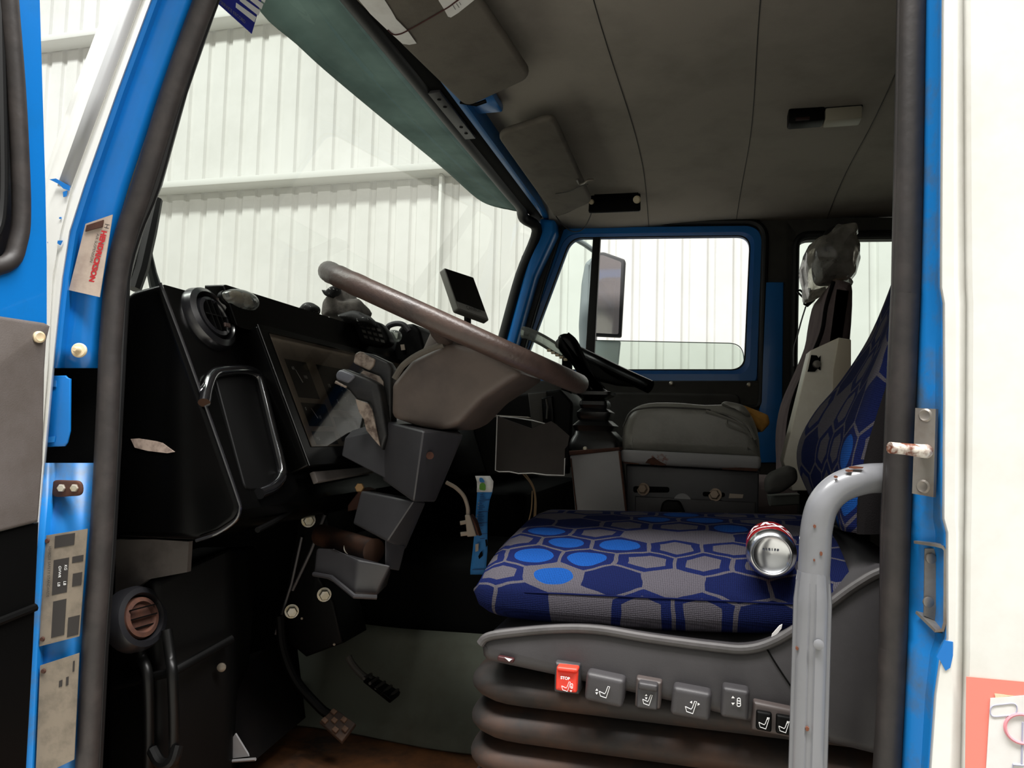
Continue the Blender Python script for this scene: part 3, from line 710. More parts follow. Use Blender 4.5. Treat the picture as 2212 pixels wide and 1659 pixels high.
tube(bm, smooth_path([P(1198, 462, 3.2), P(1212, 482, 3.22), P(1232, 498, 3.24), P(1248, 500, 3.24), P(1262, 492, 3.24), P(1274, 470, 3.2), P(1280, 450, 3.16)], 5), .0022, 6)
solo('loose_cable', bm, M['rubberb'], 'thin black cable drooping at the far windscreen corner', 'cable')

t = thing('speaker_bracket', 'flat black bracket with cream screws beside the passenger visor', 'bracket', P(1330, 460, 3.02))
bm = B(); slab(bm, PL([(1284, 414), (1378, 412), (1384, 420), (1384, 458), (1272, 462), (1274, 430)], 3.06), (0, -.02, 0), .006, .01); part('body', bm, M['black'], t)
bm = B(); slab(bm, PL([(1284, 414), (1378, 412), (1380, 424), (1364, 424), (1362, 431), (1284, 428)], 3.035), (0, -.006, 0), .002); part('raised_lip', bm, M['blackm'], t)
for u, v, r in ((1278, 436, .011), (1376, 431, .016)):
    bm = B(); o = P(u, v, 3.033); lathe(bm, o, (-.15, -.9, -.3), [(r, 0), (r, .003), (r*.7, .006), (r*.3, .005)], 20); part('screw_cap', bm, M['cream'], t, 'cream screw cap')

t = thing('dome_lamp', 'rectangular dome lamp on the dark headliner with a milky lens', 'lamp', (P(1780, 245, 2.38).x, 2.38, 2.72))
zl = 2.772; yl = PZ(1780, 228, zl).y
x0, x1, xm = P(1703, 245, yl).x, P(1864, 245, yl).x, P(1781, 245, yl).x
bm = B(); box(bm, (x0, yl-.01, zl-.050), (xm, yl+.05, zl), .008); part('housing', bm, M['black'], t)
bm = B(); box(bm, (xm+.001, yl-.012, zl-.053), (x1-.003, yl+.048, zl-.012), .006); part('lens', bm, M['lens'], t, 'milky lens')
bm = B(); box(bm, (xm, yl-.004, zl-.014), (x1, yl+.05, zl), .004); part('base', bm, M['black'], t)
bm = B(); box(bm, (x0+.02, yl-.013, zl-.046), (x0+.06, yl-.009, zl-.036), .001); part('rocker_switch', bm, mat('brown_switch', '#2a1512', .5), t)

bm = B(); q = [PX(u, v, -.86) for u, v in ((440, -40), (466, 4), (543, 73), (567, -10), (560, -60))]; slab(bm, q, (.001, 0, 0))
t = solo('service_card', bm, M['bluel'], 'dark blue service card stuck inside the windscreen top corner', 'card')
def C_(u, v, k=.002): return PX(u, v, -.86+k)
bm = B()
for k in range(4):
    dx, dy = 6.5+9.5*k*.0, 0
base = [(510, 5), (552, 36), (549, 47), (510, 15)]
for k in range(4):
    du, dv = 5.2*k+ (2 if k else 0), -14*k
    slab(bm, [C_(u+du+k*1.5, v+dv) for u, v in ((510, 6), (553, 37), (549, 48), (509, 16))], (.0006, 0, 0))
part('white_boxes', bm, M['whiteink'], t, 'white printed boxes')
bm = B(); a, b = C_(474, 2, .0015), C_(540, 56, .0015); xd = (b-a).normalized(); yd = Vector((1, 0, 0)).cross(xd)
text_into(bm, 'SERVICE RECORD', .0095, C_(475, 8, .0015), xd, yd, .001); part('faded_lettering', bm, M['greyl'], t, 'faded grey lettering')

# ================================================================== FAR DOOR AND WHAT IS SEEN THROUGH IT
pd = thing('passenger_door', 'closed blue far door with half-lowered window', 'door', (-.2, 3.36, 1.5))
n_ = 10
ou = round_poly(PL([(1205, 491), (1648, 486), (1636, 836), (1088, 836)], 3.33), [.07, .08, .05, .03], n_)
inn = round_poly(PL([(1233, 513), (1620, 508), (1607, 797), (1127, 797)], 3.33), [.06, .06, .06, .03], n_)
midl = round_poly(PL([(1222, 504), (1631, 499), (1619, 808), (1110, 808)], 3.33), [.065, .07, .06, .03], n_)
bm = B(); loft(bm, [[p+Vector((0, .06, 0)) for p in ou], [p+Vector((0, .006, 0)) for p in ou], [p+(q-p)*.12 for p, q in zip(ou, midl)], midl, [p+Vector((0, .012, 0)) for p in midl], [p+Vector((0, .016, 0)) for p in inn], [p+Vector((0, .045, 0)) for p in inn], [p+Vector((0, .06, 0)) for p in ou]], cap=False)
part('window_frame', bm, M['blue'], pd, 'blue window frame')
bm = B(); tube(bm, [p+Vector((0, -.002, 0)) for p in round_poly(PL([(1199, 483), (1655, 478), (1643, 880), (1072, 880)], 3.33), [.08, .09, .03, .03], n_)], .014, 10, True); part('door_seal', bm, M['rubberb'], pd)
bm = B(); tube(bm, [p+Vector((0, .035, 0)) for p in round_poly(PL([(1230, 511), (1623, 506), (1610, 799), (1122, 799)], 3.33), [.06, .06, .06, .03], n_)], .006, 8, True); part('glass_channel', bm, M['rubberb'], pd)
bm = B(); slab(bm, PL([(1281, 508), (1297, 508), (1282, 800), (1262, 800)], 3.345), (0, .03, 0), .004); part('quarter_divider', bm, M['rubberb'], pd, 'black divider post')
bm = B(); face(bm, PL([(1238, 515), (1288, 512), (1272, 797), (1130, 797)], 3.37)); part('quarter_glass', bm, M['glasst'], pd)
bm = B(); face(bm, round_poly(PL([(1277, 735), (1604, 742), (1610, 812), (1268, 812)], 3.372), [0, .08, 0, 0], 8)); gl = part('lowered_glass', bm, M['glassg'], pd, 'greenish lowered glass')
bm = B(); tube(bm, round_poly(PL([(1277, 735), (1604, 742), (1609, 800)], 3.372), [0, .08, 0], 8), .0022, 6); part('glass_edge', bm, mat('glass_edge', '#8fa89c', .2), gl)
ring_b = B(); ring(ring_b, round_poly(PL([(1190, 474), (1664, 469), (1650, 885), (1066, 885)], 3.345), [.08, .09, .03, .03], n_), [p+Vector((0, .015, 0)) for p in inn], (0, .02, 0)); part('frame_backing', ring_b, M['rubberb'], pd)
bm = B(); slab(bm, PL([(1060, 822), (1642, 822), (1640, 1180), (1020, 1180)], 3.32), (0, .04, 0), .01); part('lower_trim', bm, M['dark'], pd, 'dark lower trim')
bm = B(); slab(bm, PL([(1270, 846), (1600, 850), (1598, 1100), (1265, 1100)], 3.308), (0, .03, 0), .012, .04); part('trim_pocket', bm, M['dark'], pd)
for u, v in ((1450, 828), (1618, 831)):
    bm = B(); lathe(bm, P(u, v, 3.317), (0, -1, 0), [(.010, 0), (.009, .004), (.005, .007)], 14); part('trim_rivet', bm, M['zinc'], pd, 'pale trim rivet')
t = thing('door_mirror', 'black-rimmed exterior mirror seen through the far door window', 'mirror', P(1300, 790, 3.85))
bm = B(); slab(bm, PL([(1284, 546), (1304, 544), (1349, 560), (1351, 566), (1342, 729), (1280, 726)], 3.80), (0, .03, 0), .006, .012); part('rim', bm, M['rubberb'], t)
bm = B(); slab(bm, PL([(1289, 552), (1302, 551), (1342, 566), (1336, 722), (1284, 719)], 3.797), (0, .01, 0), 0, .01); part('glass', bm, mat('mirror_pane', '#cfc6c6', .08, .75), t)
bm = B(); slab(bm, PL([(1284, 548), (1262, 566), (1254, 610), (1248, 700), (1250, 760), (1254, 795), (1285, 795), (1287, 700)], 3.83), (0, .09, 0), .03, .02); part('shell', bm, M['shell'], t, 'grey mirror shell')
bm = B(); slab(bm, PL([(1284, 734), (1341, 736), (1336, 785), (1334, 795), (1280, 795)], 3.81), (0, .02, 0), .006, .012); part('lower_mirror', bm, mat('dull_mirror', '#b8bdbb', .3, .3), t, 'small pale lower mirror')
bm = B(); tube(bm, [P(1212, 497, 3.39), P(1238, 513, 3.55), P(1262, 527, 3.7), P(1286, 544, 3.84)], .014, 10); part('mirror_arm', bm, M['shell'], t)
bm = B(); lathe(bm, P(1134, 560, 3.30), (-.8, -.6, .1), [(.026, 0), (.028, .006), (.02, .012), (.004, .013)], 20)
solo('round_reflector', bm, mat('dull_red_lens', '#4a2c30', .35), 'small round reflector at the edge of the far windscreen pillar', 'reflector')
t = thing('wiper_arm', 'black wiper arms outside the near lower corner of the windscreen', 'wiper', PX(300, 620, -1.08))
bm = B(); tube(bm, [PX(u, v, -1.10) for u, v in ((338, 430), (322, 500), (304, 580), (290, 625))], [.012, .015, .015, .013], 8); part('blade', bm, M['rubberb'], t)
bm = B(); tube(bm, [PX(u, v, -1.12) for u, v in ((316, 520), (322, 555), (328, 590), (336, 620))], [.008, .008, .010, .012], 8); part('arm', bm, mat('dark_grey_arm', '#3a4042', .5), t)
bm = B(); tube(bm, [PX(u, v, -1.105) for u, v in ((305, 500), (288, 560), (284, 610))], .005, 8); part('hose', bm, M['rubberb'], t)

# ================================================================== DASHBOARD
DA, DN = Vector((-.909, 1.06, 1.986)), Vector((.905, 0, .425)).normalized()
DT = Vector((.425, 0, -.905)).normalized()          # down the face
DY = Vector((0, 1, 0))
def FD(u, v, k=0.): return PP(u, v, DA+DN*k, DN)
ds = thing('dashboard', 'black moulded dashboard running across the cab under the windscreen', 'dashboard', (-.9, 2.1, 1.5))
side = PL([(268, 640), (288, 626), (345, 612), (352, 628), (516, 1082), (519, 1102), (508, 1126), (470, 1152), (425, 1168), (250, 1160), (210, 1000)], 1.06)
bm = B(); slab(bm, side, (0, 2.14, 0), .012); part('body', bm, M['blackg'], ds)
edge = smooth_path([p+Vector((0, -.001, 0)) for p in PL([(347, 612), (352, 626), (400, 752), (460, 920), (512, 1070), (519, 1100), (508, 1126), (470, 1152), (425, 1168)], 1.058)], 4)
bm = B(); tube(bm, edge, .0030, 8); part('edge_bead', bm, mat('edge_bead', '#17171a', .16, spec=.9, coat=1.), ds)
bm = B(); slab(bm, PL([(283, 948), (300, 947), (338, 953), (352, 957), (378, 976), (362, 979), (320, 974), (292, 967)], 1.0595), (0, -.001, 0)); part('scuffed_patch', bm, mat('scuff', '#a8968a', .7, hex2='#6f5f57', scale=60), ds, 'pale scuff mark')
# raised upper lip behind the pod
lip0, lip1 = P(455, 630, 1.16), None
bm = B()
ylip = [1.17, 3.28]
slab(bm, [Vector((-.93, 1.20, 1.96)), Vector((-.93, 1.20, 2.012)), Vector((-.885, 1.20, 2.012)), Vector((-.85, 1.20, 1.93))], (0, 2.0, 0), .006); part('upper_lip', bm, M['blackg'], ds)
# round vent
vo_ = FD(447, 692, 0.)
vt = thing('air_vent', 'round glossy black air vent on the near end of the dash', 'vent', vo_, 'round air vents')
bm = B(); lathe(bm, vo_-DN*.01, DN, [(.064, 0), (.064, .014), (.059, .026), (.049, .031), (.045, .022), (.044, .010)], 40, cap=False); part('outer_ring', bm, mat('vent_ring', '#141416', .25, spec=.9), vt)
bm = B(); lathe(bm, vo_-DN*.012, DN, [(.042, 0), (.042, .020), (.039, .031), (.032, .033), (.028, .024), (.027, .0)], 36, cap=False); part('inner_ring', bm, mat('vent_ring2', '#1a1a1d', .22, spec=.9), vt)
bm = B(); lathe(bm, vo_-DN*.004, DN, [(.0001, 0), (.034, 0), (.034, .004)], 24, cap=False)
for k in (-1, 0, 1): obox(bm, vo_+DY*.014*k+DN*.012, DY, DT, DN, .0012, .030, .010)
obox(bm, vo_+DN*.014, DT, DY, DN, .0012, .030, .008); part('louvres', bm, M['black'], vt)
bm = B(); slab(bm, [vo_+DY*.008+DT*.016+DN*.024, vo_+DY*.024+DT*.016+DN*.024, vo_+DY*.022+DT*.024+DN*.024, vo_+DY*.006+DT*.024+DN*.024], DN*.004, .001); part('vent_tab', bm, mat('vent_tab', '#3a2c28', .4), vt)
# storage pocket with rounded rim
pk = part('pocket_panel', (lambda b: (slab(b, [FD(u, v, -.002) for u, v in ((450, 800), (545, 797), (575, 830), (612, 1020), (600, 1050), (560, 1062), (520, 1062))], DN*.010, .003, .012), b)[1])(B()), M['black'], ds)
bm = B(); tube(bm, smooth_path([FD(u, v, .012) for u, v in ((441, 870), (448, 836), (462, 808), (490, 801), (530, 800), (556, 812), (568, 850), (590, 940), (607, 1010), (606, 1034), (588, 1054), (560, 1066))], 5), .010, 12); part('pocket_rim', bm, mat('pocket_rim', '#0d0d0f', .14, spec=.8, coat=1.), ds)
bm = B(); tube(bm, smooth_path([FD(u, v, -.02) for u, v in ((632, 1078), (624, 1104), (596, 1124), (556, 1145))], 5), .005, 8); part('lower_moulding', bm, M['black'], ds)
bm = B(); slab(bm, PL([(250, 1166), (330, 1165), (408, 1170), (404, 1236), (318, 1252), (290, 1275), (262, 1330), (248, 1330)], 1.10), (0, .01, 0)); part('bare_panel', bm, M['dashpanel'], ds, 'bare grey panel')

# instrument cluster
ic = thing('instrument_cluster', 'glass-fronted gauge cluster on the dash behind the column stalks', 'gauge cluster', FD(690, 1000, .02))
k0 = .045
c0 = [FD(565, 709, k0), FD(850, 746, k0)]
TLp = c0[0]; Yl = TLp.y; Yr = FD(853, 747, k0).y
hgt = (FD(625, 1000, k0)-TLp).dot(DT)
def G(s, t, k=0.): return TLp+DY*(Yr-Yl)*s+DT*hgt*t+DN*k   # s across, t down
TLp = TLp
bm = B(); slab(bm, [G(-.02, -.015, -.07), G(1.02, -.015, -.07), G(1.02, 1.03, -.07), G(-.02, 1.03, -.07)], DN*.07, .004, .006)
part('housing', bm, M['blackg'], ic)
bm = B(); ring(bm, [G(-.02, -.015), G(1.02, -.015), G(1.02, 1.03), G(-.02, 1.03)], [G(.02, .03), G(.98, .03), G(.98, .90), G(.02, .90)], DN*.004); part('bezel', bm, M['blackg'], ic)
bm = B(); tube(bm, [G(-.02, 1.03, .002), G(-.02, -.015, .002), G(1.02, -.015, .002), G(1.02, 1.03, .002)], .0016, 6); part('bezel_edge', bm, mat('edge_bead', '#1d1d20', .2), ic)
bm = B(); slab(bm, [G(.02, .03, .0005), G(.98, .03, .0005), G(.98, .90, .0005), G(.02, .90, .0005)], DN*.0004); part('gauge_board', bm, M['gaugeb'], ic, 'brown-grey gauge board')
bm = B()
for s0, t0, s1, t1 in ((.06, .22, .18, .52), (.24, .22, .62, .60), (.66, .22, .95, .60), (.06, .56, .20, .74), (.22, .66, .50, .86), (.06, .78, .19, .88), (.56, .66, .70, .84)):
    slab(bm, [G(s0, t0, .001), G(s1, t0, .001), G(s1, t1, .001), G(s0, t1, .001)], DN*.0006)
part('gauge_faces', bm, M['gaugef'], ic, 'black gauge faces')
bm = B()
def gtxt(bm, s, t, w, size=.0125): text_into(bm, w, size, G(s, t, .0022), DY, -DT, 0)
for i, w in enumerate(('5', '10', '15', '20', '25', '30')):
    a = math.radians(215-50*i); gtxt(bm, .42+.15*math.cos(a)-.012, .43-.155*math.sin(a)+.02, w)
gtxt(bm, .38, .56, 'RPM')
for i, w in enumerate(('20', '40', '60', '80', '100', '120')):
    a = math.radians(215-50*i); gtxt(bm, .80+.11*math.cos(a)-.015, .43-.155*math.sin(a)+.02, w, .011)
for s, t, w in ((.08, .30, '60'), (.13, .36, '100'), (.07, .62, '0'), (.13, .68, '10'), (.30, .72, '20'), (.40, .76, '30'), (.07, .85, 'PSI'), (.58, .80, '12')): gtxt(bm, s, t, w, .010)
part('numeral_lettering', bm, M['needle'], ic, 'white gauge numerals')
bm = B()
def needle(s, t, a, L):
    o = G(s, t, .003); d = (DY*math.cos(a)-DT*math.sin(a)); slab(bm, [o+d.cross(DN)*.0012, o-d.cross(DN)*.0012, o+d*L], DN*.0005)
needle(.42, .44, math.radians(160), .05); needle(.80, .44, math.radians(210), .05); needle(.11, .40, math.radians(110), .03); needle(.12, .68, math.radians(120), .025); needle(.34, .80, math.radians(70), .03)
for i in range(26):
    a = math.radians(215-250*i/25); o = G(.42, .44, .0024); d = DY*math.cos(a)-DT*math.sin(a); slab(bm, [o+d*.047+d.cross(DN)*.0004, o+d*.052+d.cross(DN)*.0004, o+d*.052-d.cross(DN)*.0004, o+d*.047-d.cross(DN)*.0004], DN*.0004)
part('needles', bm, M['needle'], ic)
bm = B(); face(bm, [G(.02, .03, .006), G(.98, .03, .006), G(.98, .90, .006), G(.02, .90, .006)]); part('cover_glass', bm, M['cover'], ic)
bm = B(); slab(bm, [G(.02, 1.06, -.02), G(.45, 1.06, -.02), G(.5, 1.10, -.02), G(.02, 1.14, -.02)], DN*.012, .003); part('label_strip', bm, M['dashpanel'], ic, 'grey strip under the gauges')

# on top of the dash
t = thing('marker_lamp', 'clear teardrop marker lamp stuck on the dash top by the vent', 'lamp', FD(515, 668, .02))
o = FD(518, 650, .028); x_, y_ = DY, Vector((-.3, 0, .95)).normalized()
bm = B(); rings = []
for k in range(9):
    a = math.pi/2*k/8; rr = math.cos(a)
    rings.append([o+DN*(.026*math.sin(a))+DY*(.054*rr*math.cos(b))+DT*(.020*rr*math.sin(b)) for b in [2*math.pi*i/28 for i in range(28)]])
loft(bm, rings); part('lens', bm, M['clear'], t)
bm = B(); slab(bm, [o-DN*.010+DY*(.057*math.cos(b))+DT*(.023*math.sin(b)) for b in [2*math.pi*i/28 for i in range(28)]], DN*.010, .003); part('base', bm, M['black'], t)
bm = B(); obox(bm, o+DN*.008-DY*.022, DY, DT, DN, .014, .012, .006, .003); part('amber_reflector', bm, mat('tan_reflector', '#8d7352', .4), t, 'tan reflector')
bm = B(); obox(bm, o+DN*.008+DY*.014, DY, DT, DN, .012, .014, .005, .002); part('chrome_reflector', bm, M['worn'], t)

def crumple(bm, pts, Y, depth, amp, nu=26, nv=18, seed=1., push=.6):
    """soft crumpled lump: outline in photo at Y, thickness depth, noisy folds"""
    loop = round_poly(PL(pts, Y), .01, 4); c = sum(loop, Vector())/len(loop); rings = []
    for k in range(nv+1):
        a = math.pi*(k/nv)-math.pi/2; rr = max(.02, math.cos(a))**push
        rg = []
        for p in loop:
            q = c+(p-c)*rr; q = q+Vector((0, depth*.5*(1+math.sin(a)), 0))
            nn = noise.noise_vector(q*24+Vector((seed, 0, 0))); rg.append(q+nn*amp)
        rings.append(rg)
    loft(bm, rings)
t = thing('crumpled_cloth', 'grubby grey cloth heaped on the dash behind the steering wheel rim', 'cloth', P(730, 690, 1.75))
bm = B(); crumple(bm, [(683, 668), (684, 640), (700, 622), (722, 612), (742, 640), (762, 645), (775, 672), (760, 698), (720, 690), (686, 682)], 1.72, .12, .012, seed=3.1); part('cloth', bm, M['rag'], t)
bm = B(); crumple(bm, [(688, 620), (694, 628), (714, 612), (722, 624), (712, 645), (694, 640)], 1.70, .06, .008, seed=5.); part('speckled_fold', bm, M['ragblk'], t, 'black speckled fold')
bm = B(); crumple(bm, [(716, 682), (750, 668), (775, 668), (800, 690), (806, 706), (770, 700), (730, 690)], 1.70, .07, .008, seed=8.); part('speckled_fold', bm, M['ragblk'], t, 'black speckled fold')
bm = B(); crumple(bm, [(634, 670), (652, 653), (664, 650), (678, 663), (674, 678), (650, 674)], 1.72, .05, .006, seed=9.); solo('black_glove', bm, M['ragblk'], 'small black speckled glove on the dash left of the grey cloth', 'glove')
t = thing('radio_handset', 'black radio handset with keys lying on the dash behind the wheel', 'radio', P(800, 740, 1.78))
bm = B(); slab(bm, PL([(732, 690), (748, 682), (815, 694), (830, 712), (842, 740), (820, 752), (750, 738)], 1.74), (0, .05, 0), .012, .02); part('body', bm, M['black'], t)
bm = B()
for i in range(4):
    for j in range(3): slab(bm, [p+Vector((0, -.002, 0)) for p in PL([(778+i*12+j*4, 700+j*12+i*3), (786+i*12+j*4, 702+j*12+i*3), (788+i*12+j*4, 708+j*12+i*3), (780+i*12+j*4, 706+j*12+i*3)], 1.738)], (0, .003, 0))
part('keys', bm, M['dark'], t)
bm = B(); lathe(bm, P(752, 712, 1.738), (0, -1, 0), [(.024, 0), (.024, .003), (.018, .004)], 20); part('earpiece', bm, M['blackm'], t)
t = thing('gear_console', 'black switch console on the dash beyond the gauge cluster', 'console', P(900, 800, 2.0))
bm = B(); slab(bm, PL([(858, 712), (868, 700), (892, 698), (906, 712), (940, 850), (935, 960), (880, 900), (850, 760)], 1.95), (0, .22, 0), .012, .01); part('body', bm, M['black'], t)
bm = B(); tube(bm, smooth_path(PL([(836, 712), (840, 704), (856, 699), (872, 702), (884, 716)], 1.93), 4), .008, 10); part('hook_handle', bm, M['greyd'], t)
bm = B(); slab(bm, PL([(866, 745), (874, 744), (876, 756), (868, 757)], 1.948), (0, -.004, 0)); part('small_key', bm, M['beige'], t)
bm = B(); slab(bm, PL([(905, 735), (930, 742), (935, 790), (910, 790)], 2.1), (0, .06, 0), .006); part('side_switch', bm, M['dark'], t)
t = thing('clear_pouch', 'crumpled clear plastic scrap on the dash by the radio handset', 'plastic scrap', P(850, 740, 1.80))
bm = B(); crumple(bm, [(836, 716), (848, 710), (862, 716), (860, 730), (848, 738), (838, 728)], 1.84, .03, .008, seed=12.); part('film', bm, M['clear'], t)

t = thing('display_screen', 'thin tilted black display screen above the steering wheel', 'screen', P(1000, 700, 2.2))
a, b, c, d = P(959, 578, 2.15), P(1023, 599, 2.30), P(1057, 693, 2.26), P(990, 668, 2.11)
nS = (b-a).cross(d-a).normalized()
if nS.dot(CAM-a) < 0: nS = -nS
bm = B(); slab(bm, [a, b, c, d], -nS*.022, .003, .008); part('casing', bm, mat('display_grey', '#77766f', .45), t)
q = [a, b, c, d]
bm = B(); slab(bm, [on_quad(q, s, tt)+nS*.0002 for s, tt in ((.03, .02), (.97, .02), (.97, .80), (.03, .80))], nS*.0012); part('panel', bm, M['blackg'], t)
bm = B(); slab(bm, [on_quad(q, s, tt)+nS*.0004 for s, tt in ((.03, .82), (.97, .82), (.97, .98), (.03, .98))], nS*.0012); part('lower_bezel', bm, mat('bezel_grey', '#8b8984', .5), t, 'grey lower bezel')
bm = B(); text_into(bm, 'CANBOX', .019, on_quad(q, .28, .925)+nS*.002, (b-a), -(d-a), .0006); part('lettering', bm, M['ink'], t, 'dark lettering')
bm = B(); tube(bm, [P(1010, 680, 2.27), P(1010, 780, 2.32)], .012, 8); part('stand', bm, M['black'], t)

# ================================================================== STEERING
def hull(bm, top, bot):
    vt_ = [bm.verts.new(p) for p in top]; vb_ = [bm.verts.new(p) for p in bot]; n = len(top)
    for i in range(n): bm.faces.new((vt_[i], vt_[(i+1) % n], vb_[(i+1) % n], vb_[i]))
    bm.faces.new(vt_); bm.faces.new(vb_[::-1])
def bev(bm, off, seg=3): bmesh.ops.recalc_face_normals(bm, faces=bm.faces); bmesh.ops.bevel(bm, geom=bm.edges[:], offset=off, segments=seg, profile=.6, affect='EDGES', clamp_overlap=True)

CW = Vector((-.475, 1.36, 1.946)); TW = .410
e1 = Vector((math.cos(TW), 0, -math.sin(TW))); nW = Vector((math.sin(TW), 0, math.cos(TW))); RW, rW = .262, .0188
sw = thing('steering_wheel', 'large brown-black steering wheel with worn leather rim', 'steering wheel', CW-nW*.05)
def WP(a, rad, h=0.): return CW+e1*(rad*math.cos(a))+DY*(rad*math.sin(a))+nW*h
bm = B(); NR = 120; rings = []
for i in range(NR+1):
    a = 2*math.pi*i/NR; bumpf = 1+.05*max(0, math.sin(a*28))*(1 if math.cos(a) < -.3 else 0)
    rings.append([WP(a, RW+rW*bumpf*math.cos(b), rW*bumpf*(math.sin(b)+.0)) for b in [2*math.pi*k/18 for k in range(18)]])
loft(bm, rings, cap=False); part('rim', bm, M['wheel'], sw)
bm = B()
lathe(bm, CW-nW*.075, nW, [(.03, 0), (.042, .012), (.042, .055), (.03, .064), (.01, .066)], 32); part('hub_pad', bm, M['cowl'], sw)
for a in (math.radians(80), math.radians(-80)):
    bm = B(); tube(bm, [WP(a, .05, -.030), WP(a, .14, -.022), WP(a, .235, -.004), WP(a, .262, -.002)], [.016, .012, .009, .009], 10, sq=.6); part('spoke', bm, M['wheel'], sw)
sc = thing('steering_column', 'grey moulded steering column housing leaning under the wheel', 'steering column', (-.72, 1.36, 1.1))
bm = B(); slab(bm, PL([(844, 830), (888, 776), (962, 738), (1030, 752), (1130, 806), (1040, 864), (994, 914), (958, 930), (904, 922), (842, 902)], 1.30), (0, .19, 0)); bev(bm, .03, 4); part('upper_cowl', bm, M['cowl'], sc, 'brown-grey upper cowl')
bm = B(); tube(bm, smooth_path(PL([(852, 818), (870, 790), (900, 768), (935, 752), (958, 744)], 1.292), 4), .006, 8); part('cowl_lip', bm, M['visor'], sc)
bm = B(); hull(bm, [P(834, 910, 1.33), P(914, 930, 1.235), P(1003, 938, 1.33), P(985, 925, 1.47), P(862, 905, 1.47)], [P(826, 1038, 1.33), P(893, 1086, 1.235), P(940, 1086, 1.33), P(930, 1060, 1.47), P(850, 1030, 1.47)]); bev(bm, .008)
part('switch_block', bm, M['greyd'], sc)
bm = B(); lathe(bm, P(928, 984, 1.262), (.5, -.8, 0), [(.007, 0), (.007, .004), (.004, .003)], 14); part('screw_hole', bm, M['rust'], sc)
bm = B(); hull(bm, [P(745, 945, 1.38), P(838, 925, 1.34), P(838, 905, 1.44), P(760, 930, 1.45)], [P(738, 985, 1.36), P(835, 1035, 1.32), P(840, 1020, 1.44), P(745, 975, 1.45)]); bev(bm, .004); part('stalk_base', bm, M['greyd'], sc)
bm = B(); hull(bm, [P(780, 1060, 1.33), P(895, 1082, 1.27), P(920, 1085, 1.33), P(915, 1080, 1.44), P(800, 1060, 1.44)], [P(762, 1132, 1.33), P(836, 1170, 1.27), P(876, 1188, 1.33), P(866, 1170, 1.44), P(785, 1120, 1.44)]); bev(bm, .006); part('lower_shroud', bm, M['greyd'], sc)
bm = B(); hull(bm, [P(832, 1160, 1.275), P(876, 1180, 1.32), P(868, 1165, 1.42), P(842, 1150, 1.42)], [P(832, 1228, 1.275), P(862, 1234, 1.32), P(858, 1215, 1.42), P(836, 1210, 1.42)]); bev(bm, .004); part('shroud_leg', bm, M['greyd'], sc)
bm = B(); hull(bm, [P(684, 1184, 1.30), P(722, 1182, 1.285), P(772, 1210, 1.26), P(845, 1222, 1.27), P(845, 1232, 1.42), P(700, 1200, 1.42)], [P(678, 1240, 1.30), P(716, 1245, 1.285), P(766, 1286, 1.26), P(814, 1288, 1.28), P(835, 1268, 1.42), P(690, 1225, 1.42)]); bev(bm, .006); part('bottom_tray', bm, M['greyd'], sc)
bm = B(); tube(bm, [P(678, 1240, 1.293), P(716, 1247, 1.276), P(766, 1288, 1.25), P(814, 1290, 1.27)], .0045, 8); part('tray_lip', bm, M['greyd'], sc)
pv = thing('pivot_tube', 'rusty pivot tube with a pale bolt inside the column foot', 'tube', P(760, 1200, 1.27))
a, b = P(694, 1156, 1.40), P(806, 1190, 1.30)
bm = B(); tube(bm, [a, a+(b-a)*.5, b], .0225, 24); part('tube', bm, mat('rusty_tube', '#241610', .5, hex2='#43281a', scale=20), pv)
bm = B(); lathe(bm, b, b-a, [(.0225, 0), (.024, .003), (.020, .004)], 24); part('end_rim', bm, mat('brown_rim', '#3d2a20', .4), pv)
cb = P(757, 1183, 1.322-.0); dn = (CAM-cb).normalized()
bm = B(); lathe(bm, cb-dn*.002, dn, [(.013, 0), (.013, .004), (.008, .004), (.008, .007), (.004, .005)], 20); part('bolt', bm, M['zinc'], pv, 'pale bolt')
t = thing('mount_bracket', 'rusty bracket with brass nut above the column pivot', 'bracket', P(765, 1120, 1.42))
bm = B(); slab(bm, PL([(750, 1092), (778, 1055), (792, 1060), (776, 1100), (750, 1105)], 1.40), (0, .05, 0), .004); part('bracket', bm, M['rust'], t)
bm = B(); bolt(bm, P(778, 1054, 1.405), (.2, -.9, .2), .010, .008); part('nut', bm, mat('brass_nut', '#b08a5c', .4, .4), t, 'brass nut')

# stalks: an angled arm with a worn inner edge and a pale button at its end
def stalk(name, label, out, worn, button, Y, th):
    t = thing(name, label, 'lever', P(*out[-1], Y), 'column switch levers')
    bm = B(); slab(bm, PL(out, Y), (0, th, 0), .006, .004); part('arm', bm, mat('stalk_black', '#1b1b1c', .45, hex2='#2e2c2b', scale=20), t)
    bm = B(); slab(bm, [p+Vector((0, -.0015, 0)) for p in PL(worn, Y)], (0, .004, 0), .001); part('worn_edge', bm, M['worn'], t, 'worn pale inner edge')
    if button: bm = B(); slab(bm, PL(button, Y-.006), (0, th*.8, 0), .004, .004); part('end_button', bm, M['worn'], t, 'pale worn end button')
    return t
stalk('column_lever', 'upper angled black column lever with a pale worn end', [(778, 760), (800, 764), (838, 782), (846, 796), (846, 800), (846, 960), (830, 938), (826, 825), (818, 812), (786, 800), (768, 786), (770, 766)],
      [(786, 800), (818, 812), (828, 824), (836, 935), (826, 932), (815, 830), (808, 820), (780, 806)], [(766, 764), (776, 758), (809, 776), (806, 790), (796, 800), (762, 784)], 1.345, .03)
t = stalk('column_lever', 'lower angled black column lever with a grey worn end', [(728, 800), (742, 796), (800, 820), (816, 830), (822, 850), (836, 940), (824, 974), (818, 960), (803, 880), (795, 870), (768, 862), (752, 842), (724, 820)],
      [(768, 862), (796, 872), (804, 884), (822, 965), (810, 952), (792, 930), (786, 906), (776, 890)], None, 1.315, .03)
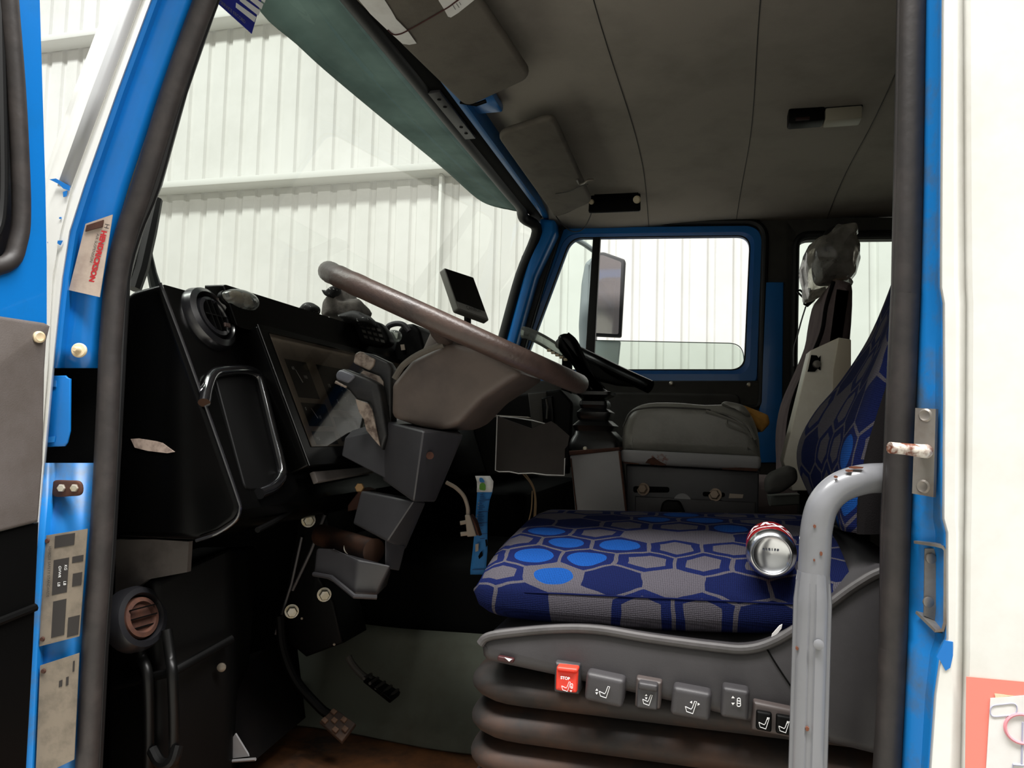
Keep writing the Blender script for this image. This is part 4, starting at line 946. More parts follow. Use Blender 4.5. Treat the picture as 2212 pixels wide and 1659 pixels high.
bm = B(); slab(bm, PL([(724, 818), (726, 804), (734, 798), (756, 806), (768, 812), (756, 824), (750, 828)], 1.311), (0, .032, 0), .004, .006); part('end_cap', bm, mat('grey_cap', '#5f6068', .4), t, 'grey end cap')
bm = B(); slab(bm, PL([(724, 822), (748, 834), (745, 838), (722, 828)], 1.312), (0, .02, 0), .002); part('button', bm, M['worn'], t)

# ================================================================== DRIVER SEAT
SX0, SX1, SY0, SY1 = -.362, .20, 1.115, 1.655
st = thing('driver_seat', 'driver air seat in blue hexagon patterned moquette on grey base', 'seat', (0, 1.38, 1.06))
def sgnpow(c, e): return math.copysign(abs(c)**e, c)
bm = B(); rings = []; NX, NRG = 34, 64
for i in range(NX+1):
    t = i/NX; x = SX0+(SX1-SX0)*t
    # plan rounding at the front, nose rounding in profile
    f = min(1, (x-SX0)/.09); pl_ = (1-(1-f)**2.4)**.5 if f < 1 else 1
    fz = min(1, (x-SX0)/.055); pz_ = (1-(1-fz)**2.2)**.5 if fz < 1 else 1
    hy = (SY1-SY0)/2*(.84+.16*pl_) if t > 0 else (SY1-SY0)/2*.83
    zt = 1.532+.018*t; zb = 1.452-.008*math.sin(t*5); zc = (zt+zb)/2; hz = (zt-zb)/2*max(.12, pz_)
    rg = []
    for k in range(NRG):
        a = 2*math.pi*k/NRG; cy, sy_ = math.cos(a), math.sin(a)
        yy = sgnpow(cy, .40); zz = sgnpow(sy_, .62); y = 1.385+hy*yy
        crown = (.030*(1-yy*yy) + .045*(yy+1)/2) if zz > 0 else 0
        rg.append(Vector((x, y, zc+hz*zz+crown*max(0, zz)*pz_)))
    rings.append(rg)
loft(bm, rings)
o = part('cushion', bm, M['fabric'], st, 'blue and grey patterned cushion', smooth=60)
uv_planar(o, lambda c: (c.x*1.0+.3, c.y*.95+c.z*1.0))
bm = B(); tube(bm, [Vector((SX0+.05+i*.016, 1.1165+.004*(1 if i < 3 else 0), 1.503+.0006*i)) for i in range(31)], .0014, 6); part('cushion_piping', bm, mat('navy_piping', '#0b1238', .9, spec=.1), st)
# shell
so = [(1036, 1392), (1050, 1378), (1090, 1370), (1200, 1360), (1290, 1362), (1400, 1380), (1540, 1399), (1615, 1404), (1680, 1384), (1760, 1332), (1850, 1266), (1915, 1234), (1990, 1240), (1990, 1660), (1720, 1592), (1500, 1532), (1200, 1464), (1052, 1432), (1040, 1420)]
bm = B(); slab(bm, smooth_path(PL(so[:12], 1.085), 4)+PL(so[12:], 1.085), (0, .56, 0), .014); part('base_shell', bm, M['grey'], st, 'grey plastic base shell')
bm = B(); tube(bm, smooth_path([p+Vector((0, .004, 0)) for p in PL(so[:13], 1.083)], 5), .0065, 10); part('shell_rim', bm, mat('worn_grey', '#4b4848', .5, hex2='#3d3b3b', scale=25), st)
bm = B(); tube(bm, smooth_path([p+Vector((0, -.0005, 0)) for p in PL([(1648, 1388), (1680, 1440), (1715, 1492), (1790, 1600)], 1.085)], 5), .0012, 5); part('shell_joint', bm, M['blackm'], st)
# bellows
bm = B(); rings = []
def rrect(x0, x1, y0, y1, z, r, n=6):
    return round_poly([(x0, y0, z), (x1, y0, z), (x1, y1, z), (x0, y1, z)], r, n)
NB = 6; zt, zb = 1.385, 1.062
for i in range(NB*8+1):
    t = i/(NB*8); ph = (i % 8)/8; out = .032*abs(math.sin(math.pi*t*NB))**.6
    rings.append(rrect(-.325-out, .55, 1.125-out, 1.64+out*.5, zt+(zb-zt)*t, .08))
loft(bm, rings); part('bellows', bm, M['bellows'], st, 'dusty dark rubber bellows', smooth=50)
# back
far = [(1760, 1120), (1722, 1045), (1704, 1000), (1708, 952), (1742, 892), (1790, 838), (1840, 768), (1872, 712), (1905, 636), (1932, 560), (1960, 470), (1975, 400)]
near = [(1815, 1150), (1822, 1090), (1836, 1020), (1850, 960), (1868, 890), (1884, 825), (1900, 765), (1915, 705), (1934, 630), (1952, 540), (1975, 420), (1985, 340)]
FP = PL(far, 1.63); NPt = PL(near, 1.15)
FS, NS = smooth_path(FP, 4), smooth_path(NPt, 4)
g = []
for a, b in zip(FS, NS):
    row = []
    for k in range(15):
        t = k/14; p = a+(b-a)*t; edge_ = abs(2*t-1); p = p+Vector((.022*(1-edge_**2)+.03*edge_**8, 0, 0)); row.append(p)
    g.append(row)
bm = B(); sheet(bm, g); o = part('backrest_front', bm, M['fabric'], st, 'blue patterned backrest front', smooth=60, solid=.01)
uv_planar(o, lambda c: (c.y+.4, c.z*1.02-c.x*.3))
bm = B(); rings = []
for a, b in zip(FS, NS):
    q0, q1 = a+Vector((.02, -.004, 0)), b+Vector((.02, -.022, 0)); bk = Vector((.13, 0, .01))
    rings.append(round_poly([q1, q0, q0+bk, q1+bk+Vector((0, .03, 0))], .035, 4))
loft(bm, rings); part('backrest_shell', bm, M['seatblk'], st, 'black cloth backrest side')
# control buttons along the shell's lower edge (parts of the seat)
YB = 1.066
def outward(bm, pts, Y, th, ch, r=.003): slab(bm, PL(pts, Y), (0, th, 0), ch, r, 3, 3)
def icon(bm, cx, cy, s, Y, arrows=(), head=False):
    def L(pts, w=.00062): tube(bm, [P(cx+x*s, cy+y*s*1.0+x*s*.14, Y) for x, y in pts], w*s/16, 5)
    L([(-.9, .0), (-.7, .75), (.25, .95), (.55, .0), (.85, -1.0), (.55, -1.0), (.2, .0), (.0, .3), (-.9, 0)])
    for ax, ay, d in arrows:
        if d in 'ud': k = -1 if d == 'u' else 1; slab(bm, [P(cx+(ax-.22)*s, cy+ay*s, Y), P(cx+(ax+.22)*s, cy+ay*s, Y), P(cx+ax*s, cy+(ay+.35*k)*s, Y)], (0, -.0006, 0))
        else: k = -1 if d == 'l' else 1; slab(bm, [P(cx+ax*s, cy+(ay-.22)*s, Y), P(cx+ax*s, cy+(ay+.22)*s, Y), P(cx+(ax+.35*k)*s, cy+ay*s, Y)], (0, -.0006, 0))
def icon_part(par, fn):
    bm = B(); fn(bm); part('pictogram', bm, M['whiteink'], par, 'white seat symbol')
bm = B(); outward(bm, [(1198, 1430), (1252, 1438), (1251, 1502), (1196, 1496)], YB+.006, .05, .005); h = part('button_housing', bm, M['grey'], st)
bm = B(); outward(bm, [(1201, 1446), (1247, 1451), (1245, 1499), (1199, 1492)], YB-.004, .02, .005); part('stop_button', bm, M['redb'], h, 'red STOP button')
bm = B(); outward(bm, [(1202, 1440), (1248, 1445), (1247, 1455), (1201, 1450)], YB-.008, .02, .004); part('stop_button_lip', bm, M['redb'], h, 'red lip')
def ic0(bm):
    icon(bm, 1223, 1483, 11, YB-.0055, ((.95, -.25+.4, 'u'), (.95, .75, 'd')))
    text_into(bm, 'STOP', .0056, P(1211, 1466, YB-.0055), P(1240, 1475, YB)-P(1211, 1471, YB), (0, 0, 1), .0008, bold=.0002)
    tube(bm, round_poly(PL([(1233, 1477), (1237, 1477), (1237, 1487), (1233, 1487)], YB-.0055), .002, 3), .0005, 5, True)
icon_part(h, ic0)
bm = B(); outward(bm, [(1266, 1452), (1350, 1470), (1344, 1533), (1261, 1514)], YB-.004, .06, .007, .006); h = part('paddle_button', bm, M['grey'], st, 'wide grey paddle')
icon_part(h, lambda bm: icon(bm, 1306, 1495, 13, YB-.0055, ((-1.3, -.25, 'u'), (-1.3, .05, 'd'))))
bm = B(); outward(bm, [(1374, 1464), (1430, 1474), (1426, 1534), (1371, 1528)], YB+.004, .05, .005); h = part('button_housing', bm, mat('brown_housing', '#4a4240', .5), st)
bm = B(); outward(bm, [(1378, 1476), (1422, 1483), (1419, 1536), (1374, 1530)], YB-.004, .02, .004); rk = part('rocker', bm, M['greyd'], h)
bm = B(); outward(bm, [(1379, 1474), (1421, 1481), (1420, 1497), (1378, 1490)], YB-.009, .02, .004); part('rocker_lip', bm, M['grey'], h)
icon_part(h, lambda bm: icon(bm, 1399, 1512, 12, YB-.0055, ((-.25, -.75, 'u'), (-.25, -.45, 'd'))))
bm = B(); outward(bm, [(1454, 1483), (1538, 1499), (1533, 1562), (1447, 1546)], YB-.004, .06, .007, .006); h = part('paddle_button', bm, M['grey'], st, 'wide grey paddle')
icon_part(h, lambda bm: icon(bm, 1493, 1528, 14, YB-.0055, ((.15, -.8, 'l'), (1.0, -.5, 'r'))))
bm = B(); outward(bm, [(1561, 1484), (1620, 1494), (1617, 1560), (1556, 1550)], YB-.004, .06, .006, .005); h = part('square_button', bm, M['grey'], st, 'square grey button')
def ic1(bm):
    slab(bm, PL([(1580, 1508), (1587, 1508), (1583, 1503)], YB-.0055), (0, -.0006, 0)); slab(bm, PL([(1580, 1518), (1587, 1518), (1583, 1523)], YB-.0055), (0, -.0006, 0))
    tube(bm, round_poly(PL([(1593, 1508), (1599, 1508), (1600, 1526), (1592, 1526)], YB-.0055), .002, 3), .0006, 5, True)
    tube(bm, PL([(1593, 1514), (1599, 1515)], YB-.0055), .0006, 5); tube(bm, PL([(1593, 1519), (1599, 1520)], YB-.0055), .0006, 5)
icon_part(h, ic1)
bm = B(); outward(bm, [(1628, 1516), (1724, 1536), (1722, 1598), (1622, 1578)], YB+.004, .05, .005); h = part('button_housing', bm, mat('brown_housing', '#4a4240', .5), st)
for cu in (1652, 1695):
    bm = B(); dv = (cu-1652)*.19; outward(bm, [(cu-18, 1536+dv), (cu+16, 1542+dv), (cu+15, 1584+dv), (cu-19, 1577+dv)], YB-.003, .02, .004); part('rocker', bm, M['black'], h, 'black rocker')
    icon_part(h, lambda bm: icon(bm, cu-1, 1562+dv, 13, YB-.0045, ((.45, -.75, 'r'),)))
bm = B(); outward(bm, [(1074, 1417), (1110, 1424), (1108, 1434), (1074, 1428)], YB+.012, .02, .002); part('pull_tab', bm, mat('maroon_tab', '#3a1416', .5), st, 'dark red pull tab')
bm = B(); slab(bm, PL([(1090, 1420), (1106, 1424), (1100, 1429)], YB+.0115), (0, -.0006, 0)); part('tab_arrow', bm, M['whiteink'], st)
bm = B(); slab(bm, PL([(1684, 1352), (1690, 1349), (1688, 1358), (1680, 1368), (1666, 1380), (1668, 1370)], 1.095), (0, .003, 0)); solo('plastic_sliver', bm, M['paper'], 'torn white plastic sliver at the seat base behind the can', 'scrap')

# soda can lying on the seat
cn = thing('soda_can', 'red soda can lying on the seat with its aluminium base towards us', 'can', P(1668, 1258, 1.16))
ob_ = P(1667, 1199, 1.105); da = (P(1662, 1172, 1.222)-ob_).normalized()
R = .0345
bm = B(); lathe(bm, ob_, da, [(R, .014), (R, .098), (R*.97, .104), (R*.86, .114), (R*.82, .117)], 48, cap=False); part('body', bm, M['red'], cn, 'red printed wall')
bm = B(); lathe(bm, ob_, da, [(R*1.002, .0145), (R*.985, .009), (R*.93, .004), (R*.80, -.0008), (R*.775, -.0012), (R*.745, -.0004), (R*.73, .002), (R*.70, .003), (R*.5, .0065), (R*.25, .0085), (.0001, .009)], 56, cap=False); part('base', bm, M['alu'], cn, 'aluminium base')
bm = B(); lathe(bm, ob_, da, [(R*.83, .117), (R*.80, .119), (R*.78, .116), (.0001, .115)], 40, cap=False); part('lid', bm, M['alu'], cn)
x_, y_, d_ = frame_of(da); up = Vector((0, 0, 1)); up = (up-da*up.dot(da)).normalized(); rt = up.cross(da)
def CN(ang, h, k=0.): return ob_+da*h+(up*math.cos(ang)+rt*math.sin(ang))*(R+.0004+k)
bm = B()
def band(bm, path, w):
    for (a0, h0), (a1, h1) in zip(path[:-1], path[1:]):
        n = 4; g = []
        for k in range(n+1):
            t = k/n; aa = a0+(a1-a0)*t; hh = h0+(h1-h0)*t; dl = Vector(((a1-a0)*R, h1-h0, 0)).normalized()
            g.append([CN(aa-dl.y*w/R, hh+dl.x*w), CN(aa+dl.y*w/R, hh-dl.x*w)])
        sheet(bm, g)
band(bm, [(-.9, .030), (-.3, .055), (.15, .035), (.75, .050), (1.2, .045)], .0030)
band(bm, [(-.55, .085), (-.30, .055), (-.05, .075)], .0026); band(bm, [(.05, .060), (.20, .090), (.35, .062)], .0026); band(bm, [(-1.1, .055), (-.95, .085), (-.7, .06)], .0026); band(bm, [(.55, .07), (.75, .09), (.9, .065)], .0026)
part('printed_swash', bm, M['whiteink'], cn, 'white printed swash', smooth=60)
bm = B()
for k, w_ in enumerate((.0022, .0014, .0026, .0012, .0020, .0024)):
    o_ = ob_+up*.006+rt*(.010-.0036*k)+da*.0062; obox(bm, o_, rt, up, da, w_*.5, .0011, .0002)
part('date_stamp', bm, mat('grey_ink', '#5a6070', .5), cn)

# grab handle
gh = thing('grab_rail', 'curved grey painted tube grab handle with fluted grip at the doorway', 'handle', P(1745, 1700, .99))
pth = smooth_path([P(1950, 1030, 1.04), P(1912, 1032, 1.015), P(1862, 1036, .995), P(1812, 1054, .985), P(1778, 1090, .98), P(1764, 1140, .98), P(1760, 1200, .98), P(1757, 1250, .98)], 6)
bm = B(); tube(bm, pth, .0185, 20); part('bend', bm, M['tube'], gh)
bm = B(); rings = []
ga, gb = P(1757, 1235, .98), P(1742, 1760, .98); x_, y_, d_ = frame_of(gb-ga)
for i in range(26):
    t = i/25; o = ga+(gb-ga)*t; s = min(1, t/.12)
    rings.append([o+(x_*math.cos(2*math.pi*k/72)+y_*math.sin(2*math.pi*k/72))*(.0185+.0035*s+(-.0028*s if (k % 12) in (0, 1, 2, 3) else 0)) for k in range(72)])
loft(bm, rings); part('fluted_grip', bm, M['tube'], gh, 'fluted lower grip', smooth=18)
bm = B(); lathe(bm, P(1768, 1392, .957), (.1, -1, 0), [(.006, 0), (.006, .002), (.003, .003)], 16); part('rivet', bm, M['tube'], gh)
for u, v, w, hh, y in ((1850, 1010, 16, 3, .976), (1835, 1017, 8, 3, .972), (1806, 1030, 4, 3, .967), (1760, 1137, 3, 4, .9605), (1774, 1196, 3, 5, .961), (1759, 1210, 2, 3, .9605), (1722, 1401, 3, 4, .964), (1744, 1575, 4, 5, .958)):
    bm = B(); slab(bm, PL([(u-w, v-hh*.5), (u-w*.2, v-hh), (u+w, v-hh*.4), (u+w*.8, v+hh*.7), (u-w*.3, v+hh), (u-w*.9, v+hh*.5)], y), (0, .004, 0)); part('rust_chip', bm, mat('rust_chip', '#6b3d28', .8), gh, 'brown rust chip')

# ================================================================== CENTRE CONSOLE
YC = 1.88
ar = thing('armrest_box', 'grey metal box with torn vinyl lid between the seats', 'storage box', (P(1500, 1060, YC).x, 2.0, 1.5))
bm = B(); slab(bm, smooth_path(PL([(1342, 978), (1341, 950), (1348, 905), (1366, 882), (1400, 870), (1460, 869), (1520, 874), (1580, 874), (1618, 890), (1638, 930), (1645, 993)], YC), 3), (0, .30, 0), .03, 0, 5); part('padded_lid', bm, M['vinyl'], ar, 'grey vinyl padded lid')
bm = B(); tube(bm, smooth_path(PL([(1346, 922), (1362, 892), (1390, 882), (1440, 880), (1520, 884), (1545, 890), (1590, 910), (1620, 935), (1635, 965)], YC-.001), 4), .0025, 6); part('lid_seam', bm, M['dark'], ar)
bm = B()
for pts in ([(1525, 888), (1560, 900), (1600, 918), (1625, 945)], [(1535, 886), (1575, 895), (1612, 915), (1632, 950)], [(1570, 906), (1572, 918), (1600, 930), (1620, 938)]): tube(bm, smooth_path([p+Vector((0, -.002, 0)) for p in PL(pts, YC)], 4), .004, 6)
part('vinyl_tear', bm, M['vinyl'], ar, 'wrinkled torn vinyl')
bm = B(); slab(bm, PL([(1588, 872), (1610, 876), (1660, 896), (1664, 915), (1646, 935), (1630, 920)], YC+.05), (0, .16, 0), .01, .006); part('exposed_foam', bm, M['foam'], ar, 'yellow exposed foam')
bm = B(); crumple(bm, [(1555, 873), (1566, 868), (1590, 870), (1606, 876), (1626, 900), (1612, 902), (1590, 884), (1570, 880)], YC-.012, .05, .006, seed=21.); part('torn_edge', bm, M['vinyl'], ar)
bm = B(); slab(bm, PL([(1340, 971), (1640, 986), (1645, 992), (1644, 1010), (1636, 1017), (1350, 1002), (1341, 996)], YC-.015), (0, .33, 0), .008, .008); part('tray_edge', bm, M['rustg'], ar, 'chipped grey tray edge')
bm = B(); slab(bm, PL([(1394, 1000), (1400, 992), (1412, 987), (1424, 996), (1440, 1004), (1430, 1006)], YC-.016), (0, -.0012, 0)); slab(bm, PL([(1344, 997), (1380, 1001), (1380, 1003), (1348, 1001)], YC-.0155), (0, -.001, 0)); slab(bm, PL([(1560, 1011), (1600, 1010), (1640, 1012), (1634, 1018), (1560, 1014)], YC-.0155), (0, -.001, 0)); part('rust_patch', bm, M['rust'], ar, 'rust patches')
bm = B(); slab(bm, PL([(1352, 1004), (1640, 1018), (1636, 1200), (1356, 1180)], YC+.02), (0, .25, 0), .004); part('side_plate', bm, M['greyd'], ar)
bm = B(); slab(bm, PL([(1372, 1072), (1632, 1085), (1632, 1130), (1372, 1118)], YC+.012), (0, .01, 0), .003); part('lower_rail', bm, M['grey'], ar)
for a in ([(1368, 1050), (1446, 1052), (1446, 1064), (1368, 1064)], [(1518, 1062), (1566, 1064), (1566, 1074), (1518, 1072)]):
    bm = B(); slab(bm, PL(a, YC+.0195), (0, -.0008, 0), 0, .006); part('slot', bm, M['blackm'], ar)
bm = B(); slab(bm, PL([(1576, 1066), (1606, 1068), (1604, 1076), (1574, 1076)], YC+.0195), (0, -.001, 0)); part('pale_label', bm, M['beige'], ar)
for u, v in ((1390, 1057), (1545, 1069)):
    bm = B(); bolt(bm, P(u, v, YC+.018), (-.2, -.9, .2), .012, .010, 6, .016); part('bolt', bm, mat('tan_bolt', '#8d7b6a', .45, .4), ar, 'tan bolt')
bm = B(); c = P(1455, 1100, YC+.005); slab(bm, PL([(1424, 1112), (1430, 1086), (1440, 1080), (1468, 1082), (1474, 1094), (1482, 1112)], YC-.005), (0, .03, 0), .006, .008); part('clamp_knob', bm, M['black'], ar, 'black clamp knob')
bm = B(); lathe(bm, P(1474, 1085, YC+.016), (0, -1, 0), [(.008, 0), (.022, 0), (.022, .003), (.008, .003)], 24, cap=False); part('washer', bm, M['greyl'], ar)

gs = thing('gear_selector', 'black gear lever in a ribbed rubber boot on grey pedestal', 'gear lever', (P(1285, 1000, 1.86).x, 1.95, 1.4))
bm = B(); hull(bm, [P(1231, 984, 1.85), P(1337, 972, 1.85), P(1345, 970, 2.02), P(1250, 980, 2.02)], [P(1246, 1140, 1.85), P(1356, 1120, 1.85), P(1360, 1110, 2.02), P(1262, 1130, 2.02)]); bev(bm, .004); part('pedestal', bm, M['greyl'], gs, 'grey painted pedestal')
bm = B(); slab(bm, PL([(1229, 974), (1338, 966), (1339, 973), (1230, 984)], 1.848), (0, .2, 0), .002); part('pedestal_rim', bm, M['rust'], gs, 'rusty rim')
bm = B(); tube(bm, PL([(1233, 990), (1248, 1128)], 1.848), .0018, 5); tube(bm, PL([(1338, 975), (1354, 1115)], 1.848), .003, 6); part('pedestal_edge', bm, M['rust'], gs)
bt = B(); rings = []
prof = [(972, 1226, 1338), (962, 1226, 1338), (950, 1230, 1334), (940, 1236, 1326), (932, 1236, 1318), (920, 1232, 1324), (908, 1244, 1310), (900, 1240, 1314), (890, 1240, 1316), (882, 1248, 1305), (874, 1245, 1308), (866, 1246, 1306), (860, 1252, 1300), (852, 1240, 1316), (845, 1240, 1318), (842, 1252, 1304)]
for v, a, b in prof:
    pa, pb = P(a, v, 1.86), P(b, v-2, 1.86); w = (pb-pa).length; zz = pa.z*.5+pb.z*.5
    rings.append(round_poly([(pa.x, 1.94-w*.6, zz), (pb.x, 1.94-w*.6, zz), (pb.x, 1.94+w*.6, zz), (pa.x, 1.94+w*.6, zz)], w*.16, 4))
loft(bt, rings); part('rubber_boot', bt, mat('boot_rubber', '#070708', .34, spec=.5), gs, 'ribbed black boot')
bm = B(); hull_pts = [(1203, 728), (1212, 720), (1226, 720), (1240, 734), (1256, 770), (1276, 815), (1296, 836), (1308, 842), (1306, 850), (1262, 850), (1262, 838), (1236, 790), (1216, 768), (1204, 752)]
slab(bm, smooth_path(PL(hull_pts, 1.90), 3, True), (0, .05, 0), .016, 0, 4); part('lever_grip', bm, M['blackg'], gs, 'glossy black lever grip')
bm = B(); tube(bm, smooth_path(PL([(1226, 721), (1244, 738), (1262, 776), (1282, 818), (1304, 838)], 1.915), 4), .005, 8); part('grip_bead', bm, M['black'], gs)
bm = B(); lathe(bm, P(1264, 969, 1.855), (0, -1, .2), [(.006, 0), (.004, .003)], 10); part('boot_stud', bm, M['zinc'], gs)
t = thing('grab_bar', 'long black grab bar on the passenger dash behind the gear lever', 'grab bar', P(1390, 835, 2.4))
bm = B(); tube(bm, smooth_path([P(1210, 742, 2.7), P(1280, 776, 2.55), P(1340, 806, 2.48), P(1392, 830, 2.42), P(1404, 836, 2.41)], 5), [.030]*16+[.028, .024, .020, .016, .008][:5], 14) if 0 else tube(bm, smooth_path([P(1210, 742, 2.7), P(1280, 776, 2.55), P(1340, 806, 2.48), P(1392, 830, 2.42), P(1404, 836, 2.41)], 5), .022, 14)
part('bar', bm, M['blackg'], t)
bm = B(); slab(bm, PL([(1210, 760), (1290, 786), (1380, 836), (1330, 832), (1260, 815)], 2.5), (0, .05, 0), .01); part('bracket', bm, M['black'], t)
t = thing('map_lamp', 'smoky clear plastic lamp stalk on the far dash behind the wheel', 'lamp', P(1165, 745, 2.5))
bm = B(); tube(bm, smooth_path(PL([(1128, 718), (1140, 720), (1170, 734), (1200, 752), (1230, 768)], 2.3), 5), .019, 14); part('cover', bm, M['clear'], t)
bm = B(); a_ = P(1225, 765, 2.3); box(bm, (a_.x-.015, 2.29, 1.62), (a_.x+.015, 2.32, a_.z), .004); part('post', bm, M['blackm'], t)
bm = B()
for k in range(5): obox(bm, P(1186+9*k, 757+5*k, 2.29), (1, 0, 0), (0, 1, 0), (0, 0, 1), .006, .006, .004, .001)
part('switch_row', bm, M['cream'], t)
t = thing('radio_console', 'black radio console on the centre dash under the wheel', 'console', (P(1160, 900, 2.2).x, 2.3, 1.6))
bm = B(); slab(bm, PL([(1040, 860), (1210, 840), (1238, 870), (1232, 1010), (1050, 1030), (1020, 930)], 2.15), (0, .3, 0), .01, .01); part('housing', bm, M['black'], t)
bm = B(); slab(bm, PL([(1140, 850), (1180, 846), (1186, 930), (1150, 940)], 2.145), (0, .02, 0), .004); part('switch_panel', bm, M['dark'], t)
bm = B(); slab(bm, PL([(1172, 860), (1196, 856), (1200, 920), (1176, 925)], 2.14), (0, -.02, 0), .005); part('rocker', bm, M['blackg'], t)
bm = B(); tube(bm, PL([(1180, 862), (1183, 880), (1181, 905)], 2.118), .003, 6); part('silver_switch', bm, M['dark'], t)
bm = B(); slab(bm, PL([(1042, 858), (1052, 846), (1056, 870), (1046, 876)], 1.98), (0, .02, 0), .002); part('silver_tab', bm, M['steel'], t)

t = thing('folded_board', 'dark folded board tray with chewed pale edges beside the column', 'board', P(1150, 1025, 1.7))
bm = B(); slab(bm, PL([(1074, 899), (1150, 926), (1160, 921), (1190, 910), (1200, 916), (1230, 942), (1226, 962), (1220, 970), (1219, 1027), (1070, 1017)], 1.70), (0, .004, 0)); part('front_face', bm, mat('board_dark', '#37322f', .8, hex2='#2b2725', scale=9), t)
bm = B(); hull(bm, [P(1026, 894, 1.78), P(1070, 898, 1.702), P(1148, 903, 1.85), P(1140, 900, 1.95)], [P(1026, 897, 1.78), P(1070, 901, 1.702), P(1148, 906, 1.85), P(1140, 903, 1.95)]); part('top_flap', bm, mat('board_tan', '#6e655c', .8), t, 'pale top flap')
bm = B(); pp = PL([(1074, 899), (1072, 960), (1070, 1016), (1078, 1019), (1100, 1019), (1120, 1023), (1150, 1022), (1180, 1026), (1219, 1027), (1220, 990)], 1.6995); tube(bm, pp, .0014, 5); tube(bm, PL([(1074, 899), (1110, 902), (1150, 908), (1180, 916), (1187, 922)], 1.72), .0014, 5); part('chewed_edge', bm, M['paper'], t, 'pale chewed edge')

# leaflet, plug, wires
def strip_sheet(rows, Y, wav=.0):
    b_ = B(); g = []
    for i, (v, a, b) in enumerate(rows): g.append([P(a+(b-a)*k/4, v, Y+wav*math.sin(i*1.1+k*.5)) for k in range(5)])
    sheet(b_, g); return b_
LR = [(1028, 1027, 1058), (1040, 1030, 1065), (1062, 1031, 1064), (1080, 1030, 1058), (1105, 1028, 1054), (1130, 1027, 1053), (1160, 1024, 1053), (1190, 1021, 1053), (1215, 1018, 1051), (1232, 1016, 1050), (1241, 1016, 1047)]
lf = thing('leaflet_strip', 'narrow blue leaflet strip with white top hanging below the dash', 'leaflet', P(1036, 1241, 1.55))
o = part('sheet', strip_sheet(LR, 1.55, .004), M['leafb'], lf, None, 30, .0008)
o = part('white_head', strip_sheet([(1028, 1026.5, 1058.5), (1040, 1030, 1066), (1052, 1030.5, 1065), (1063, 1030, 1063)], 1.547, .004), M['paper'], lf, 'white head', 30, .0006)
bm = B(); slab(bm, PL([(1035, 1032), (1042, 1032), (1048, 1042), (1036, 1042)], 1.540), (0, .0006, 0), 0, .004); part('blue_emblem', bm, M['leafb'], lf, 'blue emblem')
bm = B(); slab(bm, PL([(1035, 1058), (1036, 1046), (1042, 1042), (1049, 1046), (1049, 1060)], 1.540), (0, .0006, 0), 0, .004); part('green_emblem', bm, M['green'], lf, 'green emblem')
bm = B()
for v, a, b in ((1080, 1035, 1058), (1105, 1033, 1055), (1129, 1030, 1052), (1153, 1031, 1053), (1163, 1037, 1047), (1230, 1020, 1048)): slab(bm, PL([(a, v), (b, v-1), (b, v+.5), (a, v+1.5)], 1.543), (0, .0006, 0))
for k in range(22):
    v = 1068+k*3.9
    if k % 6 == 3: continue
    a = 1034-.08*(v-1068); slab(bm, PL([(a+3, v), (a+9+8*((k*7) % 5)/5, v-.3), (a+9+8*((k*7) % 5)/5, v+.8), (a+3, v+1.1)], 1.543), (0, .0006, 0))
part('printed_lines', bm, M['leafd'], lf, 'navy printed lines')
bm = B()
for v in (1085, 1091, 1097, 1112, 1118): slab(bm, PL([(1033-.1*(v-1085), v), (1035-.1*(v-1085), v), (1035-.1*(v-1085), v+2), (1033-.1*(v-1085), v+2)], 1.543), (0, .0006, 0))
slab(bm, PL([(1027, 1176), (1034, 1174), (1033, 1190), (1027, 1192)], 1.543), (0, .0006, 0)); part('small_prints', bm, M['beige'], lf)
bm = B(); slab(bm, PL([(1037, 1194), (1041, 1190), (1043, 1200), (1035, 1208), (1033, 1202)], 1.543), (0, .0006, 0)); slab(bm, PL([(1048, 1166), (1052, 1165), (1053, 1178), (1050, 1182)], 1.543), (0, .0006, 0)); part('torn_hole', bm, M['blackm'], lf)
pg = thing('serial_plug', 'beige serial plug hanging on its cable beside the leaflet', 'plug', P(1010, 1160, 1.5))
bm = B(); tube(bm, smooth_path(PL([(964, 1042), (985, 1054), (1002, 1072), (1010, 1095), (1011, 1112)], 1.5), 5), .0042, 10); part('cable', bm, M['beige'], pg)
bm = B(); hull(bm, [P(1004, 1112, 1.49), P(1015, 1112, 1.49), P(1016, 1112, 1.515), P(1005, 1112, 1.515)], [P(1009, 1160, 1.48), P(1030, 1158, 1.49), P(1032, 1156, 1.52), P(1010, 1158, 1.52)]); bev(bm, .003); part('hood', bm, M['beige'], pg)
bm = B(); tube(bm, [P(1006, 1128, 1.49), P(994, 1130, 1.485)], .0042, 10); part('thumb_screw', bm, M['beige'], pg)
bm = B(); tube(bm, [P(1010, 1152, 1.486), P(995, 1154, 1.482)], .0045, 10); part('thumb_screw', bm, M['beige'], pg)
bm = B(); slab(bm, PL([(1016, 1112), (1030, 1156), (1036, 1158), (1026, 1126)], 1.492), (0, .02, 0), .002); part('connector_face', bm, M['rust'], pg)
wi = B()
for pts in ([(1128, 1022), (1146, 1044), (1155, 1070), (1154, 1120), (1153, 1165)], [(1134, 1022), (1152, 1050), (1158, 1085), (1156, 1130), (1155, 1168)], [(1150, 1060), (1148, 1100), (1142, 1130), (1146, 1152), (1152, 1166)]):
    tube(wi, smooth_path(PL(pts, 1.72), 5), .0016, 6)
solo('loose_wires', wi, mat('tan_wire', '#7a6448', .5), 'thin tan wires drooping below the folded board', 'wires')
bm = B(); slab(bm, PL([(1064, 1215), (1068, 1214), (1082, 1221), (1076, 1230), (1062, 1226)], 1.66), (0, .01, 0), .002); tube(bm, PL([(1066, 1216), (1080, 1223)], 1.658), .002, 6)
t = solo('belt_buckle', bm, M['steel'], 'small shiny metal buckle behind the seat cushion front corner', 'buckle')
